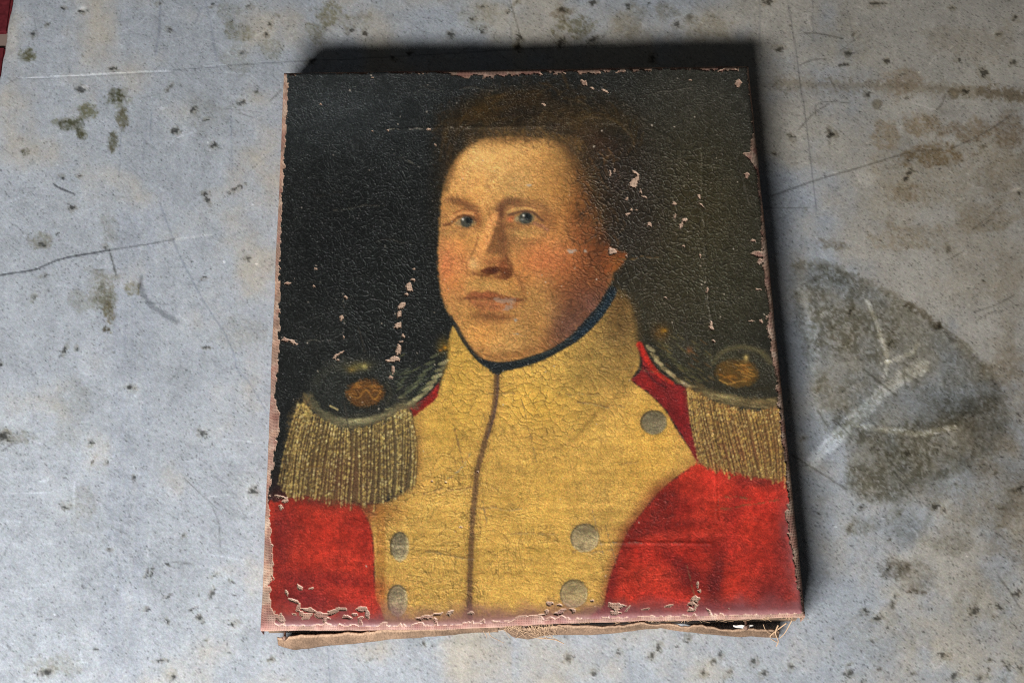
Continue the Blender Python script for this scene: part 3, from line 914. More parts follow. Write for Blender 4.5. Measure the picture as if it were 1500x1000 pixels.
P.poly([(884, 362), (894, 360), (908, 367), (918, 370), (914, 382), (904, 394), (894, 400), (884, 398), (882, 380)], (132, 74, 38), .9, 3.5, 2)
B(900, 385, 8, 10, (158, 94, 44), .7)
B(912, 372, 6, 4, (110, 60, 34), .6)
# hairline melting into the forehead
P.stroke([(652, 275), (662, 242), (676, 220), (692, 206)], 7, (74, 56, 34), .55, 7)
P.stroke([(690, 204), (715, 197), (750, 194), (790, 195), (820, 202), (842, 214)], 8, (88, 67, 42), .6, 14)
P.stroke([(838, 210), (858, 240), (868, 280), (880, 320)], 16, (74, 54, 32), .7, 15)
for i in range(150):
    t = R_.random()
    x0 = 708 + 145 * t
    y0 = 192 + 26 * max(0, t - .55) + R_.normal(0, 4)
    P.stroke([(x0, y0), (x0 + R_.normal(3, 5), y0 + 8), (x0 + R_.normal(6, 8), y0 + R_.uniform(10, 20))], 1.6, [(104, 78, 46), (78, 58, 36), (124, 94, 54)][i % 3], R_.uniform(.15, .4), 1.6, True)
for i in range(90):
    x0, y0 = R_.normal(872, 16), R_.uniform(215, 345)
    P.stroke([(x0, y0), (x0 + R_.normal(5, 4), y0 + 9), (x0 + R_.normal(3, 7), y0 + 20)], 2, [(46, 34, 24), (110, 76, 42), (70, 50, 32)][i % 3], R_.uniform(.2, .45), 1.8, True)
# eyes
for ex, ey, rx_, pupil, hl in ((683.5, 323, 9.5, (687, 321.5), (678, 320)), (770, 318, 10.5, (773, 316), (767, 314.5))):
    P.poly([(ex - 16, ey + 3), (ex - 9, ey - 5), (ex, ey - 8.5), (ex + 9, ey - 6), (ex + 15, ey + 1), (ex + 8, ey + 7), (ex, ey + 9.5), (ex - 9, ey + 7)], (140, 120, 80), .9, 2.5, .6)
    P.ell(ex, ey, rx_ - .3, 8.4, (54, 58, 52), .97, 0, 1.8, .6)
    P.blob(ex - 2, ey + 4, 5, 3, (76, 80, 68), .8)
    P.ell(pupil[0], pupil[1], 4.6, 4.4, (22, 27, 28), .95, 0, 1.4, .5)
    P.blob(hl[0], hl[1], 1.8, 1.8, (232, 232, 214), 1)
P.blob(765, 320, 3, 1.6, (190, 194, 184), .7)
P.blob(757, 319, 4, 4, (166, 158, 118), .6)
P.blob(671, 325, 4, 3, (178, 144, 92), .7)
P.blob(693, 328, 4, 3, (150, 120, 70), .6)
P.stroke([(651, 328), (660, 326), (669, 318.5), (680, 314.5), (690, 316), (697, 322)], 2.8, (92, 56, 36), .7, 2.4)
P.stroke([(661, 318), (670, 312), (682, 309.5), (693, 312)], 3.6, (206, 150, 88), .7, 2)
P.stroke([(664, 312), (678, 306.5), (692, 308), (699, 315)], 1.8, (140, 88, 50), .6, 1.6)
P.stroke([(670, 331), (682, 333.5), (694, 331)], 1.6, (140, 96, 56), .55, 1.6)
P.stroke([(745, 314), (755, 311), (769, 308), (781, 310.5), (790, 318), (795, 322)], 2.8, (80, 58, 46), .72, 2.4)
P.stroke([(744, 310), (754, 305.5), (768, 303.5), (782, 306)], 3.4, (204, 160, 92), .75, 2)
P.stroke([(741, 307), (752, 302), (768, 300), (786, 304)], 1.8, (134, 90, 56), .6, 1.6)
P.blob(747, 320, 5, 4, (196, 104, 62), .8)
P.blob(751, 317, 3, 2, (120, 60, 40), .6)
P.stroke([(757, 325), (768, 328), (780, 326.5), (788, 322)], 1.8, (126, 92, 62), .6, 1.8)
P.stroke([(783, 326), (794, 330), (802, 336)], 4, (140, 96, 74), .6, 3)
P.blob(768, 340, 22, 6, (200, 158, 84), .6)
P.stroke([(752, 346), (768, 351), (788, 349), (798, 341)], 2.2, (150, 102, 56), .55, 2.4)
B(895, 330, 12, 40, (48, 36, 26), .6)

# --- coat: yellow breast
yel = [(664, 476), (657, 498), (655, 525), (648, 548), (643, 566), (637, 582), (622, 595), (604, 610), (604, 640), (607, 690), (600, 712), (575, 730), (545, 738), (528, 742), (540, 765),
       (546, 790), (548, 830), (549, 870), (550, 912), (884, 912), (886, 885), (893, 850), (905, 815), (920, 780), (945, 745), (975, 712), (1000, 692), (1023, 678), (1010, 655), (990, 626),
       (975, 600), (950, 574), (927, 556), (936, 535), (936, 500), (934, 478), (930, 455), (922, 436), (903, 424), (880, 464), (840, 500), (790, 527), (738, 541), (704, 530), (680, 502)]
ym_ = Sheet(SX, SY, (0, 0, 0))
ym_.poly(yel, (255, 255, 255), 1, 2.4, 1.6)
ymask = ym_.c[..., 0]
Yl = Sheet(SX, SY, (207 / 255, 166 / 255, 80 / 255))
y_ = Yl.blob
y_(672, 545, 30, 60, (196, 156, 64), .7)
y_(660, 620, 50, 50, (206, 166, 70), .7)
y_(790, 590, 60, 40, (208, 166, 66), .7)
y_(845, 560, 50, 40, (184, 150, 70), .75)
y_(908, 485, 44, 78, (108, 85, 48), .97, 8)
y_(880, 520, 34, 30, (150, 122, 64), .7)
y_(915, 545, 20, 24, (146, 116, 58), .7)
y_(908, 440, 30, 30, (98, 74, 40), .9)
y_(860, 540, 40, 26, (160, 130, 64), .6, -30)
y_(720, 520, 60, 30, (186, 150, 66), .4)
y_(780, 640, 34, 8, (168, 132, 62), .5)
y_(640, 800, 60, 100, (202, 164, 78), .7)
y_(800, 800, 100, 100, (206, 166, 76), .7)
y_(830, 700, 100, 60, (206, 164, 74), .6)
y_(940, 690, 50, 40, (210, 164, 70), .6, -40)
y_(958, 625, 40, 50, (214, 166, 70), .75)
y_(880, 760, 40, 70, (190, 152, 76), .6)
y_(560, 750, 30, 18, (150, 106, 50), .8)
y_(580, 725, 40, 10, (150, 112, 56), .7, -25)
y_(612, 660, 8, 50, (160, 118, 56), .75)
Yl.stroke([(557, 745), (558, 790), (557, 850), (557, 912)], 12, (176, 124, 56), .75, 4)
Yl.stroke([(927, 557), (900, 582), (870, 608), (842, 640), (815, 655)], 4, (150, 118, 56), .5, 5)
Yl.stroke([(660, 600), (680, 640), (705, 655)], 5, (170, 136, 62), .45, 6)
Yl.stroke([(1021, 676), (998, 690), (973, 710), (943, 743), (917, 778), (902, 813), (890, 850), (883, 890)], 14, (158, 120, 60), .55, 9)
Yl.stroke([(727, 541), (727, 570), (723, 600), (712, 640), (705, 665), (699, 690), (695, 730), (692, 760), (690, 800), (688, 860), (688, 900)], 15, (168, 132, 64), .6, 8)
Yl.stroke([(727, 541), (727, 570), (723, 600), (712, 640), (705, 665), (699, 690), (695, 730), (692, 760), (690, 800), (688, 860), (688, 900)], 6.5, (102, 76, 50), .85, 2.6, wob=1.2)
Yl.stroke([(729, 548), (729, 570), (725, 600), (714, 640)], 3, (84, 66, 62), .6, 2)
Yl.c += .03 * (Yl.c.mean(-1, keepdims=True) - Yl.c)
Yl.c *= np.array([1.02, .99, 1.0], np.float32) * 1.02 * (1 + .14 * (n60[..., None] - .5) + .10 * (n20[..., None] - .5))
Yl.c *= (1 + .10 * (vnoise(X, Y, 120, 251, 7)[..., None] - .5))
P.c += ymask[..., None] * (Yl.c - P.c)
P.stroke([(905, 424), (924, 438), (931, 456), (935, 480), (937, 500)], 7, (66, 54, 34), .75, 8)
P.stroke([(656, 500), (655, 525), (648, 548), (642, 566)], 3, (110, 86, 40), .5, 4)

# --- stock
P.poly([(893, 419), (903, 423), (898, 440), (883, 462), (863, 484), (843, 500), (818, 514), (793, 527), (765, 536), (740, 542), (728, 548), (718, 541), (704, 531), (692, 518), (680, 502),
        (666, 478), (660, 462), (664, 466), (678, 492), (692, 512), (708, 525), (732, 529.5), (758, 526), (792, 516), (816, 505), (840, 487), (859, 466), (877, 445)], (27, 33, 35), .96, 2.0, 1.6)
P.stroke([(897, 428), (883, 452), (862, 476), (842, 494)], 7, (24, 40, 52), .6, 3)
P.stroke([(668, 476), (680, 497), (692, 512), (704, 524)], 4, (74, 60, 40), .5, 3)
P.stroke([(838, 492), (816, 508), (792, 519), (760, 529)], 2, (64, 74, 66), .4, 2)

# --- scarlet sleeves and shoulders
rl = [(392, 742), (405, 735), (430, 728), (470, 726), (515, 735), (528, 742), (540, 765), (546, 790), (548, 830), (549, 870), (550, 914), (380, 916), (385, 850)]
P.poly(rl, (188, 54, 37), 1, 2.6, 1.6)
rr_ = [(1023, 678), (1045, 676), (1080, 690), (1112, 699), (1152, 700), (1162, 780), (1180, 912), (884, 914), (886, 885), (893, 850), (905, 815), (920, 780), (945, 745), (975, 712), (1000, 692)]
P.poly(rr_, (188, 54, 37), 1, 2.6, 1.6)
rs = [(936, 502), (945, 520), (958, 540), (978, 558), (1004, 568), (1009, 600), (1016, 640), (1026, 676), (1020, 674), (1010, 655), (992, 626), (976, 600), (950, 574), (926, 556), (937, 545), (941, 532)]
P.poly(rs, (128, 34, 34), .96, 2, 1.4)
P.stroke([(937, 504), (948, 525), (963, 545), (985, 560)], 8, (196, 44, 34), .85, 3, w1=4)
P.blob(952, 560, 14, 8, (168, 42, 38), .7, 35)
P.blob(1000, 600, 8, 30, (150, 36, 38), .6)
P.stroke([(942, 535), (958, 556), (975, 566)], 2.5, (74, 24, 26), .7, 2)
P.poly([(642, 560), (642, 572), (637, 584), (620, 597), (606, 608), (602, 601), (596, 594), (614, 587), (630, 576)], (150, 36, 32), .95, 2, 1.4)
P.stroke([(602, 596), (622, 585), (640, 566)], 4, (186, 46, 40), .6, 2.5)
for x, y, rx, ry, c, a, an in (
        (410, 790, 14, 60, (118, 36, 34), .8, 0), (470, 733, 60, 9, (104, 40, 32), .85, 4), (480, 790, 34, 40, (204, 54, 38), .75, 0), (500, 850, 60, 12, (140, 36, 32), .7, 8),
        (530, 880, 26, 18, (214, 58, 44), .85, 0), (440, 860, 40, 26, (126, 36, 36), .75, 25), (535, 790, 8, 50, (160, 40, 32), .6, 0), (540, 745, 14, 10, (110, 48, 34), .6, 40),
        (975, 730, 30, 22, (104, 30, 26), .9, -38), (925, 790, 14, 40, (116, 32, 27), .85, 25), (896, 860, 9, 40, (112, 32, 30), .8, 12), (1045, 700, 22, 24, (216, 58, 44), .85, 0),
        (1000, 745, 34, 16, (150, 38, 32), .7, -25), (1120, 740, 40, 30, (204, 52, 40), .75, 0), (1030, 800, 60, 18, (140, 36, 30), .7, 5), (990, 815, 40, 14, (206, 48, 36), .6, 0),
        (940, 810, 20, 14, (208, 50, 38), .6, 0), (1010, 850, 24, 26, (118, 30, 28), .8, -40), (1045, 855, 14, 30, (104, 28, 26), .85, 0), (965, 875, 50, 12, (200, 52, 40), .7, 10),
        (1085, 872, 26, 14, (216, 62, 46), .85, 0), (1090, 820, 30, 34, (190, 48, 36), .6, 0), (1130, 820, 24, 50, (160, 42, 34), .6, 0), (1130, 870, 34, 24, (120, 44, 44), .75, 0),
        (1075, 770, 10, 50, (196, 48, 38), .5, 10), (1110, 705, 40, 8, (120, 44, 38), .8, 5)):
    P.blob(x, y, rx, ry, c, a, an)
redm = sstep(.12, .25, P.c[..., 0] - P.c[..., 1] * 1.25) * (Y > 490)
for x, y, rx, ry, c, a, an in ((1000, 830, 46, 12, (96, 26, 26), .7, 38), (1050, 845, 10, 44, (96, 26, 26), .7, 8), (985, 770, 60, 10, (112, 30, 28), .6, -6),
                               (1080, 730, 14, 40, (120, 32, 28), .55, 20), (960, 760, 30, 16, (110, 30, 26), .7, -35), (1150, 800, 16, 80, (118, 44, 44), .6, 0),
                               (425, 770, 22, 30, (124, 36, 32), .6, 0), (450, 880, 60, 14, (112, 34, 36), .7, 6), (515, 770, 16, 24, (150, 38, 30), .5, 0), (1060, 890, 80, 8, (120, 40, 42), .6, 0)):
    P.blob(x, y, rx, ry, c, a, an)
P.c *= 1 + (redm * (.16 * (n20 - .5) + .20 * (n6 - .5) + .16 * (n60 - .5) - .02))[..., None]

# --- epaulette, sitter's right shoulder
P.poly([(448, 578), (455, 548), (480, 528), (510, 520), (545, 522), (575, 535), (610, 540), (640, 530), (652, 520), (650, 545), (632, 572), (603, 596), (570, 612), (530, 626), (495, 622), (465, 605)],
       (44, 46, 41), .6, 10, 8)
P.stroke([(452, 582), (466, 602), (490, 618), (520, 622), (550, 614), (580, 600), (604, 592)], 12, (96, 90, 66), .8, 6, wob=4)
P.blob(524, 614, 26, 6, (182, 170, 120), .85, -8)
for i in range(60):
    t = R_.random()
    x0, y0 = 455 + 145 * t, 586 + 36 * math.sin(math.pi * min(1, t * 1.1)) ** .8 + R_.normal(0, 4)
    P.stroke([(x0 - 6, y0 + R_.normal(0, 1)), (x0 + 6, y0 + R_.normal(-1, 1.5))], 1.7, [(176, 166, 122), (70, 68, 52), (136, 128, 94), (46, 46, 38)][i % 4], R_.uniform(.2, .55), 1.6, True)
P.blob(492, 612, 18, 5, (120, 112, 82), .6, 14)
P.blob(575, 602, 20, 5, (140, 128, 92), .7, -24)
P.stroke([(478, 594), (500, 607), (530, 609), (560, 600)], 4, (34, 34, 30), .75, 3)
P.stroke([(462, 560), (480, 540), (505, 530)], 8, (60, 60, 50), .4, 8)
P.blob(524, 536, 18, 7, (106, 96, 56), .8, -8)
P.blob(534, 536, 5, 4, (186, 172, 104), .9)
P.blob(515, 541, 6, 4, (132, 108, 56), .8)
P.ell(537, 575, 33, 26, (32, 32, 27), .8, -6, 5, 2)
P.ell(535, 575, 28, 20.5, (98, 64, 32), .92, -6, 3, 2.5)
for i in range(34):
    a0 = R_.uniform(0, 6.28)
    r0 = math.sqrt(R_.random())
    x0, y0 = 535 + 24 * r0 * math.cos(a0), 575 + 16 * r0 * math.sin(a0)
    P.stroke([(x0 - 6, y0 + R_.normal(0, 2)), (x0, y0 - 2), (x0 + 6, y0 + R_.normal(0, 2))], 1.8, [(150, 96, 42), (66, 42, 24), (176, 122, 58), (88, 56, 28)][i % 4], .5, 1.6, True)
P.stroke([(512, 578), (525, 582), (536, 570), (548, 584), (558, 572)], 1.6, (190, 136, 62), .5, 1.6)
P.stroke([(484, 594), (494, 599)], 2.4, (200, 178, 120), .8, 1.4)
P.stroke([(566, 560), (572, 575), (566, 592)], 4, (60, 58, 46), .6, 3)
cord = [(604, 589), (612, 583), (620, 577), (627, 569), (633, 560), (640, 551), (645, 541), (650, 531)]
for i, (cx, cy) in enumerate(cord):
    P.stroke([(cx - 8, cy + 1.5), (cx, cy - 1), (cx + 7, cy - 5)], 5, (160, 150, 104) if i % 2 == 0 else (196, 184, 132), R_.uniform(.55, .85), 2.2, True)
    P.stroke([(cx - 10, cy - 4), (cx - 3, cy - 7), (cx + 4, cy - 11)], 2.6, (30, 34, 28), .7, 1.4, True)
    P.stroke([(cx - 20, cy - 8), (cx - 13, cy - 11), (cx - 8, cy - 14)], 3, (112, 116, 84), .6, 2, True)
for i in range(40):
    x0, y0 = R_.uniform(575, 640), R_.uniform(520, 575)
    P.stroke([(x0 - 5, y0 + 3), (x0 + 5, y0 - 3)], 1.8, [(86, 92, 66), (40, 46, 36), (120, 122, 86)][i % 3], .5, 1.4, True)
P.blob(648, 505, 8, 12, (98, 80, 34), .75, 10)
P.blob(652, 508, 3, 3, (196, 132, 40), .9)
P.blob(645, 512, 3, 2, (170, 112, 40), .7)


def fringe(toparc, botarc, n, base, cols, seed):
    r = rng(seed)
    A, Bt = spline(toparc, False, 8), spline(botarc, False, 8)

    def at(Pp, t):
        k = t * (len(Pp) - 1)
        i = min(int(k), len(Pp) - 2)
        return Pp[i] + (Pp[i + 1] - Pp[i]) * (k - i)
    for i in range(n):
        t = min(1, max(0, (i + r.normal(.5, .5)) / n))
        a_, b_ = at(A, t), at(Bt, min(1, max(0, t + r.normal(0, .008))))
        b_ = b_ + np.array([r.normal(0, 2), r.normal(-2, 6)])
        mid = (a_ + b_) * .5 + np.array([r.normal(0, 1.5) + (t - .5) * 8, 0])
        S = spline([a_, mid, b_], False, 18)
        L = np.linalg.norm(b_ - a_)
        P.stroke([a_ + [1.6, 0], mid + [1.6, 0], b_ + [1.6, 0]], 1.5, (58, 42, 28), .5, 1.2)
        P.stroke([a_, mid, b_], 1.1, (150, 126, 76), r.uniform(.1, .5), 1.2)
        nb = int(L / r.uniform(3.6, 5.5))
        for k in range(nb):
            q = S[min(len(S) - 1, int((k + .5) / nb * len(S)))] + r.normal(0, .3, 2)
            c = cols[int(r.random() * len(cols))]
            P.ell(q[0], q[1], 1.15, 1.9, c, r.uniform(.4, 1) * (1 - .3 * k / nb), 25, .9, .8)


FR = [(204, 176, 104), (226, 206, 140), (176, 146, 80), (214, 186, 106), (150, 124, 72)]
P.poly([(447, 580), (428, 605), (420, 640), (416, 690), (414, 718), (440, 726), (475, 732), (510, 737), (550, 736), (580, 724), (606, 706), (607, 650), (600, 606), (592, 598), (565, 612), (530, 626),
        (498, 626), (470, 614), (455, 598)], (110, 90, 58), .85, 7, 7)
P.blob(500, 700, 40, 40, (104, 60, 42), .5)
P.blob(590, 650, 18, 50, (118, 104, 74), .5)
fringe([(436, 592), (448, 594), (462, 608), (485, 622), (510, 628), (540, 625), (568, 613), (592, 600), (602, 606)],
       [(410, 716), (424, 724), (445, 728), (470, 732), (505, 737), (540, 736), (570, 728), (590, 718), (607, 704)], 66, None, FR, 31)
# --- epaulette, sitter's left shoulder
P.poly([(955, 510), (975, 492), (1010, 495), (1045, 515), (1080, 505), (1115, 510), (1140, 525), (1140, 590), (1100, 596), (1055, 588), (1015, 566), (985, 552), (965, 532)], (58, 54, 40), .6, 11, 8)
P.stroke([(1018, 566), (1045, 580), (1080, 590), (1136, 592)], 13, (104, 88, 58), .75, 6, wob=4)
P.blob(1065, 582, 20, 5, (182, 160, 104), .8, 12)
for i in range(50):
    t = R_.random()
    x0, y0 = 1016 + 120 * t, 568 + 24 * min(1, t * 1.6) + R_.normal(0, 4)
    P.stroke([(x0 - 6, y0 + R_.normal(-1, 1)), (x0 + 6, y0 + R_.normal(1, 1.5))], 1.7, [(172, 154, 106), (72, 62, 42), (134, 116, 78), (52, 46, 34)][i % 4], R_.uniform(.2, .5), 1.6, True)
P.blob(1110, 588, 20, 5, (140, 118, 76), .6)
P.stroke([(1045, 530), (1060, 514), (1085, 508), (1112, 514), (1128, 530)], 5, (96, 88, 60), .7, 4)
P.ell(1079, 546, 31, 21, (96, 70, 34), .92, 6, 3, 2)
P.stroke([(1050, 566), (1080, 572), (1125, 568)], 4, (44, 40, 28), .75, 3)
P.blob(1075, 524, 24, 5, (60, 56, 38), .7)
P.blob(1093, 524, 3.5, 4.5, (206, 176, 104), .9)
for i in range(34):
    a0 = R_.uniform(0, 6.28)
    r0 = math.sqrt(R_.random())
    x0, y0 = 1076 + 26 * r0 * math.cos(a0), 546 + 16 * r0 * math.sin(a0)
    P.stroke([(x0 - 6, y0 + R_.normal(-2, 2)), (x0, y0), (x0 + 6, y0 + R_.normal(2, 2))], 1.8, [(160, 104, 44), (66, 46, 24), (190, 136, 62), (84, 58, 28)][i % 4], .6, 1.5, True)
P.stroke([(1054, 556), (1068, 562), (1080, 558), (1093, 558)], 1.5, (190, 142, 70), .6, 1.4)
cord2 = [(952, 510), (958, 521), (964, 530), (972, 539), (982, 547), (992, 556), (1003, 562)]
for i, (cx, cy) in enumerate(cord2):
    P.stroke([(cx - 5, cy - 5), (cx + 1, cy), (cx + 8, cy + 4)], 5, (166, 146, 100) if i % 2 else (200, 180, 130), R_.uniform(.55, .85), 2.2, True)
    P.stroke([(cx + 2, cy - 8), (cx + 9, cy - 3), (cx + 16, cy)], 3.2, (34, 34, 26), .75, 1.6, True)
    P.stroke([(cx + 12, cy - 12), (cx + 20, cy - 6), (cx + 26, cy - 4)], 3, (92, 88, 56), .6, 2, True)
for i in range(50):
    x0, y0 = R_.uniform(965, 1045), R_.uniform(490, 560)
    P.stroke([(x0 - 5, y0 - 3), (x0 + 5, y0 + 4)], 2, [(84, 78, 48), (38, 36, 26), (112, 98, 58), (96, 66, 36)][i % 4], .45, 1.6, True)
P.blob(968, 486, 12, 12, (100, 68, 28), .7)
P.blob(973, 483, 4, 3, (186, 132, 44), .8)
P.blob(1010, 512, 4, 5, (150, 92, 56), .7)
P.poly([(1006, 568), (1020, 573), (1040, 584), (1070, 595), (1105, 602), (1142, 598), (1147, 650), (1150, 700), (1105, 698), (1062, 690), (1028, 680), (1018, 640), (1009, 602)], (132, 98, 58), .92, 4, 3)
P.blob(1080, 660, 50, 20, (120, 62, 46), .5)
fringe([(1007, 570), (1022, 576), (1045, 588), (1075, 597), (1110, 602), (1142, 599)],
       [(1026, 676), (1045, 684), (1070, 692), (1100, 697), (1128, 699), (1149, 699)], 62, None, [(200, 160, 88), (222, 190, 118), (170, 130, 70), (206, 166, 84), (150, 104, 60)], 37)

# --- buttons
for x, y, rx, ry, c, rim, sd in ((958, 618, 18.5, 17, (132, 120, 92), (70, 66, 46), -1), (857, 787, 20, 20, (166, 146, 106), (212, 188, 138), 1), (841, 869, 19.5, 20, (176, 152, 106), (216, 194, 146), 1),
                                 (585, 800, 12.5, 20.5, (142, 128, 98), (214, 192, 136), -2), (582, 878, 13.5, 21, (166, 146, 112), (218, 194, 142), -2)):
    P.ell(x, y, rx + 1, ry + 1, tuple(v * .66 for v in c), .6, 0, 2, .8)
    if sd == -2:
        P.ell(x + 1.8, y + .5, rx, ry, rim, .8, 0, 1.3, .6)
    elif sd == 1:
        P.ell(x - 1.5, y + 1.8, rx - .5, ry - .5, rim, .75, 0, 1.3, .6)
    P.ell(x, y, rx - .8, ry - .8, c, .9 if y < 700 else .78, 0, 1.6, .8)
    P.blob(x, y - ry * .5, rx * .8, ry * .4, tuple(v * .66 for v in c), .75)
    P.blob(x + rx * .2, y + ry * .2, rx * .5, ry * .4, tuple(min(255, v * 1.18) for v in c), .65)
    Ra = [(x + (rx + .3) * math.cos(q), y + (ry + .3) * math.sin(q)) for q in np.linspace(2.6, 5.4, 9)]
    P.stroke(Ra, 1.8, tuple(v * .5 for v in c), .6, 1.4)
    Rb = [(x + (rx - 1) * math.cos(q), y + (ry - 1) * math.sin(q)) for q in np.linspace(-.4, 2.2, 9)]
    P.stroke(Rb, 1.5, rim if sd != -1 else (150, 138, 104), .65, 1.3)
    for i in range(12):
        a0, r0 = R_.uniform(0, 6.28), math.sqrt(R_.random()) * .75
        x0, y0 = x + rx * r0 * math.cos(a0), y + ry * r0 * math.sin(a0)
        kk = R_.choice([.75, 1.2])
        P.stroke([(x0 - 4, y0 + R_.normal(0, 2)), (x0 + 4, y0 + R_.normal(0, 2))], 1.5, tuple(v * kk for v in c), .5, 1.4, True)

# --- brushwork, grime, grain
lumP = P.c.mean(-1, keepdims=True)
P.c *= 1 + ((.20 * (n6 - .5) + .12 * (n20 - .5))[..., None])
facetex = fmask[..., None]
P.c *= 1 + facetex * (.16 * (vnoise(X + .6 * Y, Y - .5 * X, 7, 261, 2.0)[..., None] - .5))
P.c += facetex * .06 * (P.c.mean(-1, keepdims=True) - P.c)
P.c *= 1 + facetex * (np.array([1.02, .985, 1.0], np.float32) - 1)
hue = np.stack([n60 - .5, np.zeros_like(n60), -(n60 - .5)], -1) * .10
P.c *= 1 + hue * facetex
# --- craquelure
n60b = fbm(X, Y, 50, 275, 3)
wx = X + 12 * (n20 - .5) + 4 * (n6 - .5) + 34 * (n60b - .5)
wy = Y + 12 * (fbm(X, Y, 20, 271, 3) - .5) + 4 * (vnoise(X, Y, 6, 272) - .5) + 34 * (fbm(X, Y, 50, 277, 3) - .5)
big, bid = cells(wx, wy, 15, 12, 281)
med, mid_ = cells(wx, wy, 9.5, 6.5, 285)
fin, fid = cells(wx, wy, 5.2, 4.2, 289)
lng, lid = cells(X + 14 * (n60 - .5), wy + 8 * (n60 - .5), 62, 11, 293)
wz = Sheet(SX, SY, (0, 0, 0))
wz.blob(800, 560, 150, 110, (255, 0, 0), 1)
wz.blob(900, 500, 90, 90, (255, 0, 0), .8)
wz.blob(690, 570, 60, 80, (255, 0, 0), .6)
wz.blob(890, 320, 70, 200, (0, 255, 0), 1)
wz.blob(990, 270, 110, 160, (0, 255, 0), .7)
wz.blob(580, 430, 80, 150, (0, 255, 0), .8)
wz.blob(1020, 420, 90, 120, (0, 255, 0), .6)
wz.blob(560, 250, 90, 80, (0, 255, 0), .4)
wz.blob(760, 450, 90, 90, (0, 255, 0), .45)
wz.blob(500, 420, 90, 200, (0, 255, 0), .5)
wz.blob(750, 820, 260, 110, (0, 0, 255), .9)
wz.blob(640, 720, 100, 80, (0, 0, 255), .8)
wz.blob(1000, 800, 120, 80, (0, 0, 255), .6)
wz.blob(900, 180, 90, 40, (0, 0, 255), .8)
wB, wM, wL = wz.c[..., 0], wz.c[..., 1], wz.c[..., 2]
wF = np.clip(1 - wB - wM * .8 - wL * .7, .15, 1)
brk = sstep(.3, .6, n20)                                       # cracks come and go
brk2 = .5 + .5 * sstep(.35, .6, fbm(X, Y, 26, 279, 3))
cr = (wB * brk2 * (1 - sstep(.015, .09, big)) * 1.15 + wM * (1 - sstep(.03, .22, med)) * .95 + wL * (1 - sstep(.01, .07, lng)) * .5 * brk + wF * (1 - sstep(.03, .26, fin)) * .5 * brk)
hl, _ = cells(X + 8 * (n60 - .5), wy, 38, 6.5, 301)
vl, _ = cells(wx * .6 + X * .4, Y + 8 * (n60 - .5), 6, 42, 305)
lines = (1 - sstep(.02, .12, hl)) * sstep(.42, .6, fbm(X, Y, 40, 307, 3)) + .8 * (1 - sstep(.02, .14, vl)) * sstep(.45, .6, fbm(X, Y, 40, 309, 3))
cr = np.clip(cr + .55 * lines * (wL + .35 * ymask), 0, 1)
lumP = P.c.mean(-1)
lip = np.roll(np.roll(cr, 2, 0), -1, 1) * (1 - cr)             # crack lips catching light, painted in as paler edges
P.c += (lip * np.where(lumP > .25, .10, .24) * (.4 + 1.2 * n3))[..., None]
P.c *= (1 - cr * np.where(lumP > .25, .34, .40))[..., None]
hgt = (.00034 * wB * (1 - np.exp(-big * 5)) + .00024 * wM * (1 - np.exp(-med * 4)) + .00018 * wL * (1 - np.exp(-lng * 7)) + .00004 * wF * (1 - np.exp(-fin * 4)))
hgt = hgt + .00010 * (wB * bid + wM * mid_) + .00003 * n3
hgt = hgt + .00028 * (vnoise(X, Y, 140, 295, 11) - .5) * (wL + .15) + .0003 * (fbm(X, Y, 40, 297, 2) - .5)
weave = np.sin(UX * 2 * math.pi / .00085 + 2 * n20) * np.sin(UY * 2 * math.pi / .00085 + 2 * n60)
hgt = hgt + .000038 * weave - .00008 * lines * (wL + .3)
# two stretcher-bar ridges and the dents seen in the photograph
for p, hgt_a, wd_ in (([(1028, 210), (1030, 300), (1034, 420), (1043, 480), (1046, 640), (1050, 760)], .00030, 2.0), ([(506, 320), (504, 420), (503, 520)], .0002, 2.0),
                      ([(560, 190), (640, 187), (720, 186), (820, 184)], .00028, 1.8), ([(415, 499), (450, 500), (480, 497)], .0002, 1.6), ([(880, 795), (960, 794), (1040, 796)], .00035, 2.2),
                      ([(560, 797), (640, 800), (720, 798)], .0002, 2.2), ([(900, 152), (930, 168), (950, 185), (985, 205)], .00025, 2.0), ([(940, 220), (985, 232), (1040, 240), (1080, 252)], .0002, 2)):
    rdg = Sheet(SX, SY, (0, 0, 0))
    rdg.stroke(p, wd_, (255, 255, 255), 1, 3.5)
    hgt = hgt + hgt_a * rdg.c[..., 0]
# pale hairlines
for p, w, a in (([(560, 190), (590, 189), (625, 187), (660, 186), (700, 185)], 1.2, .55), ([(1027, 220), (1028, 290), (1031, 360), (1035, 420), (1038, 450), (1042, 478)], 1.1, .45),
                ([(503, 440), (504, 470), (502, 500)], 1.1, .5), ([(432, 499), (470, 498), (490, 497)], 1.1, .45), ([(690, 660), (680, 680), (668, 692), (652, 704)], 1.3, .55),
                ([(975, 228), (1000, 232), (1030, 230)], 1.0, .3), ([(570, 222), (600, 236), (625, 250)], 1.1, .4), ([(900, 150), (930, 165), (985, 205)], 1.1, .35),
                ([(880, 796), (930, 794), (990, 795)], 1.3, .5), ([(1053, 728), (1052, 740), (1047, 752)], 1.6, .45), ([(700, 705), (735, 716)], 1.2, .3),
                ([(415, 412), (440, 413), (470, 412)], 1, .35), ([(805, 182), (850, 180), (900, 182)], 1.1, .35)):
    ps = spline(p, False, 7)
    for q in range(len(ps) - 1):
        if R_.random() < .62:
            P.stroke([ps[q] + R_.normal(0, .8, 2), ps[q + 1] + R_.normal(0, .8, 2)], w * R_.uniform(.5, 1.1), (150, 142, 128), a * R_.uniform(.3, 1.1), .8, True, wob=1.5)
